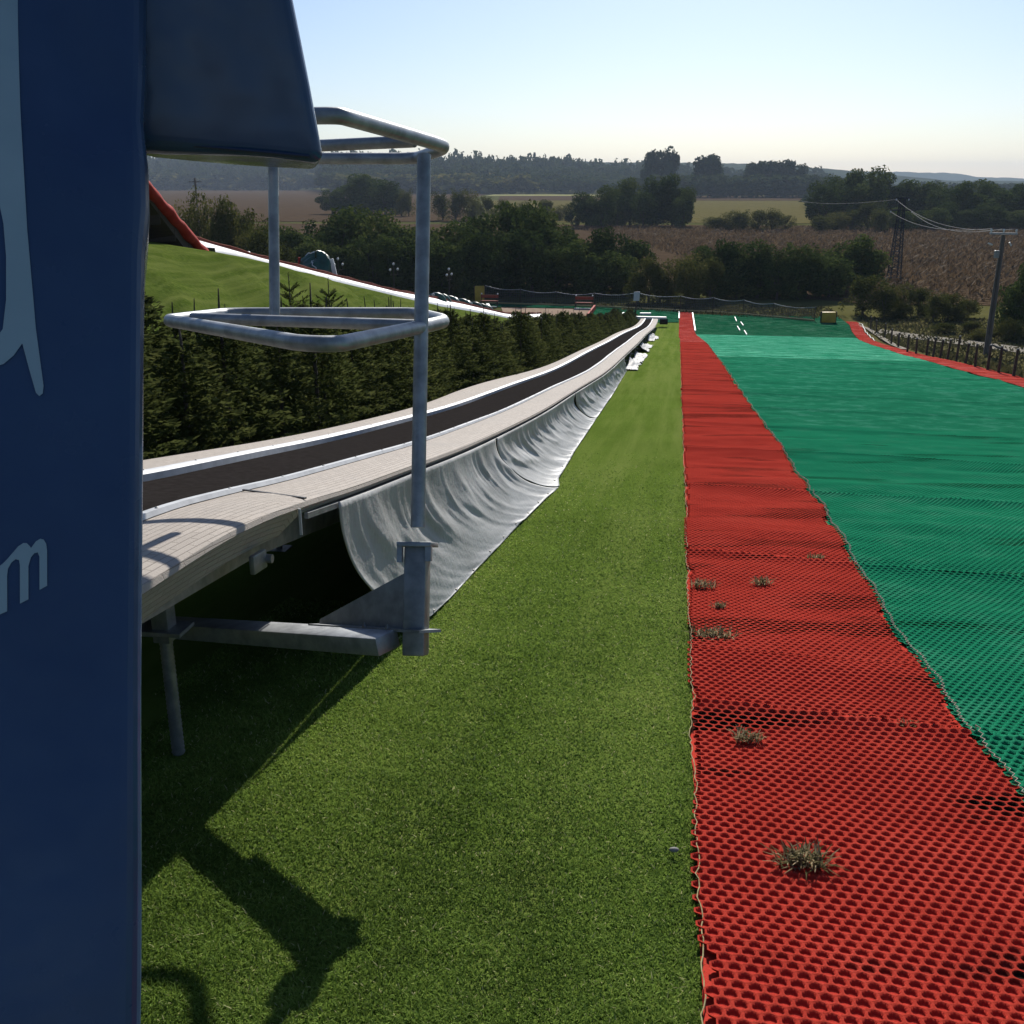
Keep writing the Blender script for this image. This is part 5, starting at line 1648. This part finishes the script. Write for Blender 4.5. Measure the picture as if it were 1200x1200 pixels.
def pylon():
    Y = 80; bz = -7.4; cx = pix(1049, 330, Y)[0] + .0; top = pix(1058, 232, Y); bx = pix(1046, 338, Y)[0]
    base = np.array([bx, Y, bz]); tt = np.array([top[0], Y, top[2]])
    r = thing('lattice_pylon', base, 'slim steel lattice pylon standing at the edge of the corn field', 'pylon')
    def cor(q):
        c = base + (tt - base) * q; w = .4 * (1 - q) + .14 * q; return [c + np.array([sx * w, sy * w, 0]) for sx, sy in ((-1, -1), (1, -1), (1, 1), (-1, 1))]
    n = 16; C = [cor(k / n) for k in range(n + 1)]
    for k in range(4):
        mb = MB(); mb.bar(C[0][k], C[n][k], .07, .07, up=(1, 0, 0)); mb.build('leg', M['wire'], r)
    mb = MB()
    for i in range(n):
        for k in range(4):
            j = (k + 1) % 4
            mb.bar(C[i][k], C[i + 1][j] if (i + k) % 2 else C[i + 1][k] * .0 + C[i + 1][j], .035, .035, up=(.3, .2, 1)); mb.bar(C[i][k], C[i][j], .035, .035)
    mb.build('lattice', M['wire'], r)
    tips = []
    for q, w in ((.86, .85), (1.0, .5)):
        c = base + (tt - base) * q; mb = MB(); mb.bar(c - np.array([w, 0, 0]), c + np.array([w, 0, 0]), .12, .1); ar = mb.build('crossarm', M['wire'], r)
        for sgn in (-1, 1):
            p = c + np.array([sgn * w * .93, 0, -.12]); mb = MB(); mb.ball(p, .06, 8, 6, sq=(1, 1, 1.4)); mb.build('insulator', M['white'], ar); tips.append(p)
    return tips


tips = pylon()


def wire(a, b, sag, label, r=.014, group='power wires'):
    mb = MB(); pts = []
    for k in range(25):
        q = k / 24; p = a * (1 - q) + b * q; p = p - np.array([0, 0, sag * 4 * q * (1 - q)]); pts.append(p)
    mb.tube(pts, r, 5); tag(mb.build('power_wire', M['net']), label, 'wire', group)


for k in range(3):
    wire(tips[[0, 1, 2][k]], ins[k], .5 + .12 * k, 'thin sagging power wire between the lattice pylon and the wooden pole')
wire(tips[2], pix(940, 236, 150), .3, 'thin wire running left from the pylon head across the trees', .014, None)
for k in range(3): wire(ins[k], ins[k] + np.array([26, -34, 4 + k * .1]), .8, 'thin power wire leaving the wooden pole past the right edge', .009, 'wires leaving to the right')

# ------------------------------------------------------------------ air
mb = MB(); mb.box((0, 2200, 30), (1, 0, 0), (0, 1, 0), (0, 0, 1), 2600, 2260, 40)
hz = mb.build('haze', None); hz.data.materials.clear()
hm = bpy.data.materials.new('haze_air'); hm.use_nodes = True; nt = hm.node_tree
for n_ in list(nt.nodes):
    if n_.type == 'BSDF_PRINCIPLED': nt.nodes.remove(n_)
pv = nt.nodes.new('ShaderNodeVolumePrincipled'); pv.inputs['Color'].default_value = (.66, .8, 1, 1); pv.inputs['Density'].default_value = .0002
nt.links.new(pv.outputs[0], nt.nodes['Material Output'].inputs['Volume']); hz.data.materials.append(hm); hz['kind'] = 'stuff'
tag(hz, 'thin pale blue haze over the far fields and woods', 'haze')

# ------------------------------------------------------------------ light, sky, camera
AZ = math.radians(11.0); EL = math.radians(33.2)
sun_dir = Vector((math.sin(AZ) * math.cos(EL), math.cos(AZ) * math.cos(EL), math.sin(EL)))
sl = bpy.data.lights.new('sun', 'SUN'); sl.energy = 4.0; sl.angle = math.radians(.6); sl.color = (1, .95, .87)
so = bpy.data.objects.new('sun', sl); COL.objects.link(so); so.rotation_euler = sun_dir.to_track_quat('Z', 'Y').to_euler(); so.location = (0, 0, 50)
w = bpy.data.worlds.new('World'); SC.world = w; w.use_nodes = True; nt = w.node_tree
sky = nt.nodes.new('ShaderNodeTexSky'); sky.sky_type = 'NISHITA'; sky.sun_disc = False
sky.sun_elevation = EL; sky.sun_rotation = AZ; sky.air_density = 1.0; sky.dust_density = .6; sky.ozone_density = 3; sky.altitude = 100
bg = nt.nodes['Background']; bg.inputs[1].default_value = .057; tint = mixcol(nt, 1.0, sky.outputs[0], (.93, .975, 1.09)); nt.nodes[-1].blend_type = 'MULTIPLY'; nt.links.new(tint, bg.inputs[0])

cam = bpy.data.cameras.new('camera'); cam.sensor_width = 36; cam.sensor_fit = 'HORIZONTAL'; cam.lens = 36
cam.clip_start = .05; cam.clip_end = 12000
co = bpy.data.objects.new('camera', cam); COL.objects.link(co); co.location = (0, 0, 0); co.rotation_euler = (PI / 2 - PITCH, 0, 0)
SC.camera = co
SC.view_settings.view_transform = 'Standard'; SC.view_settings.look = 'None'; SC.view_settings.exposure = .74; SC.view_settings.gamma = 1
SC.render.engine = 'CYCLES'
SC.cycles.max_bounces = 6; SC.cycles.volume_bounces = 1; SC.cycles.transparent_max_bounces = 8
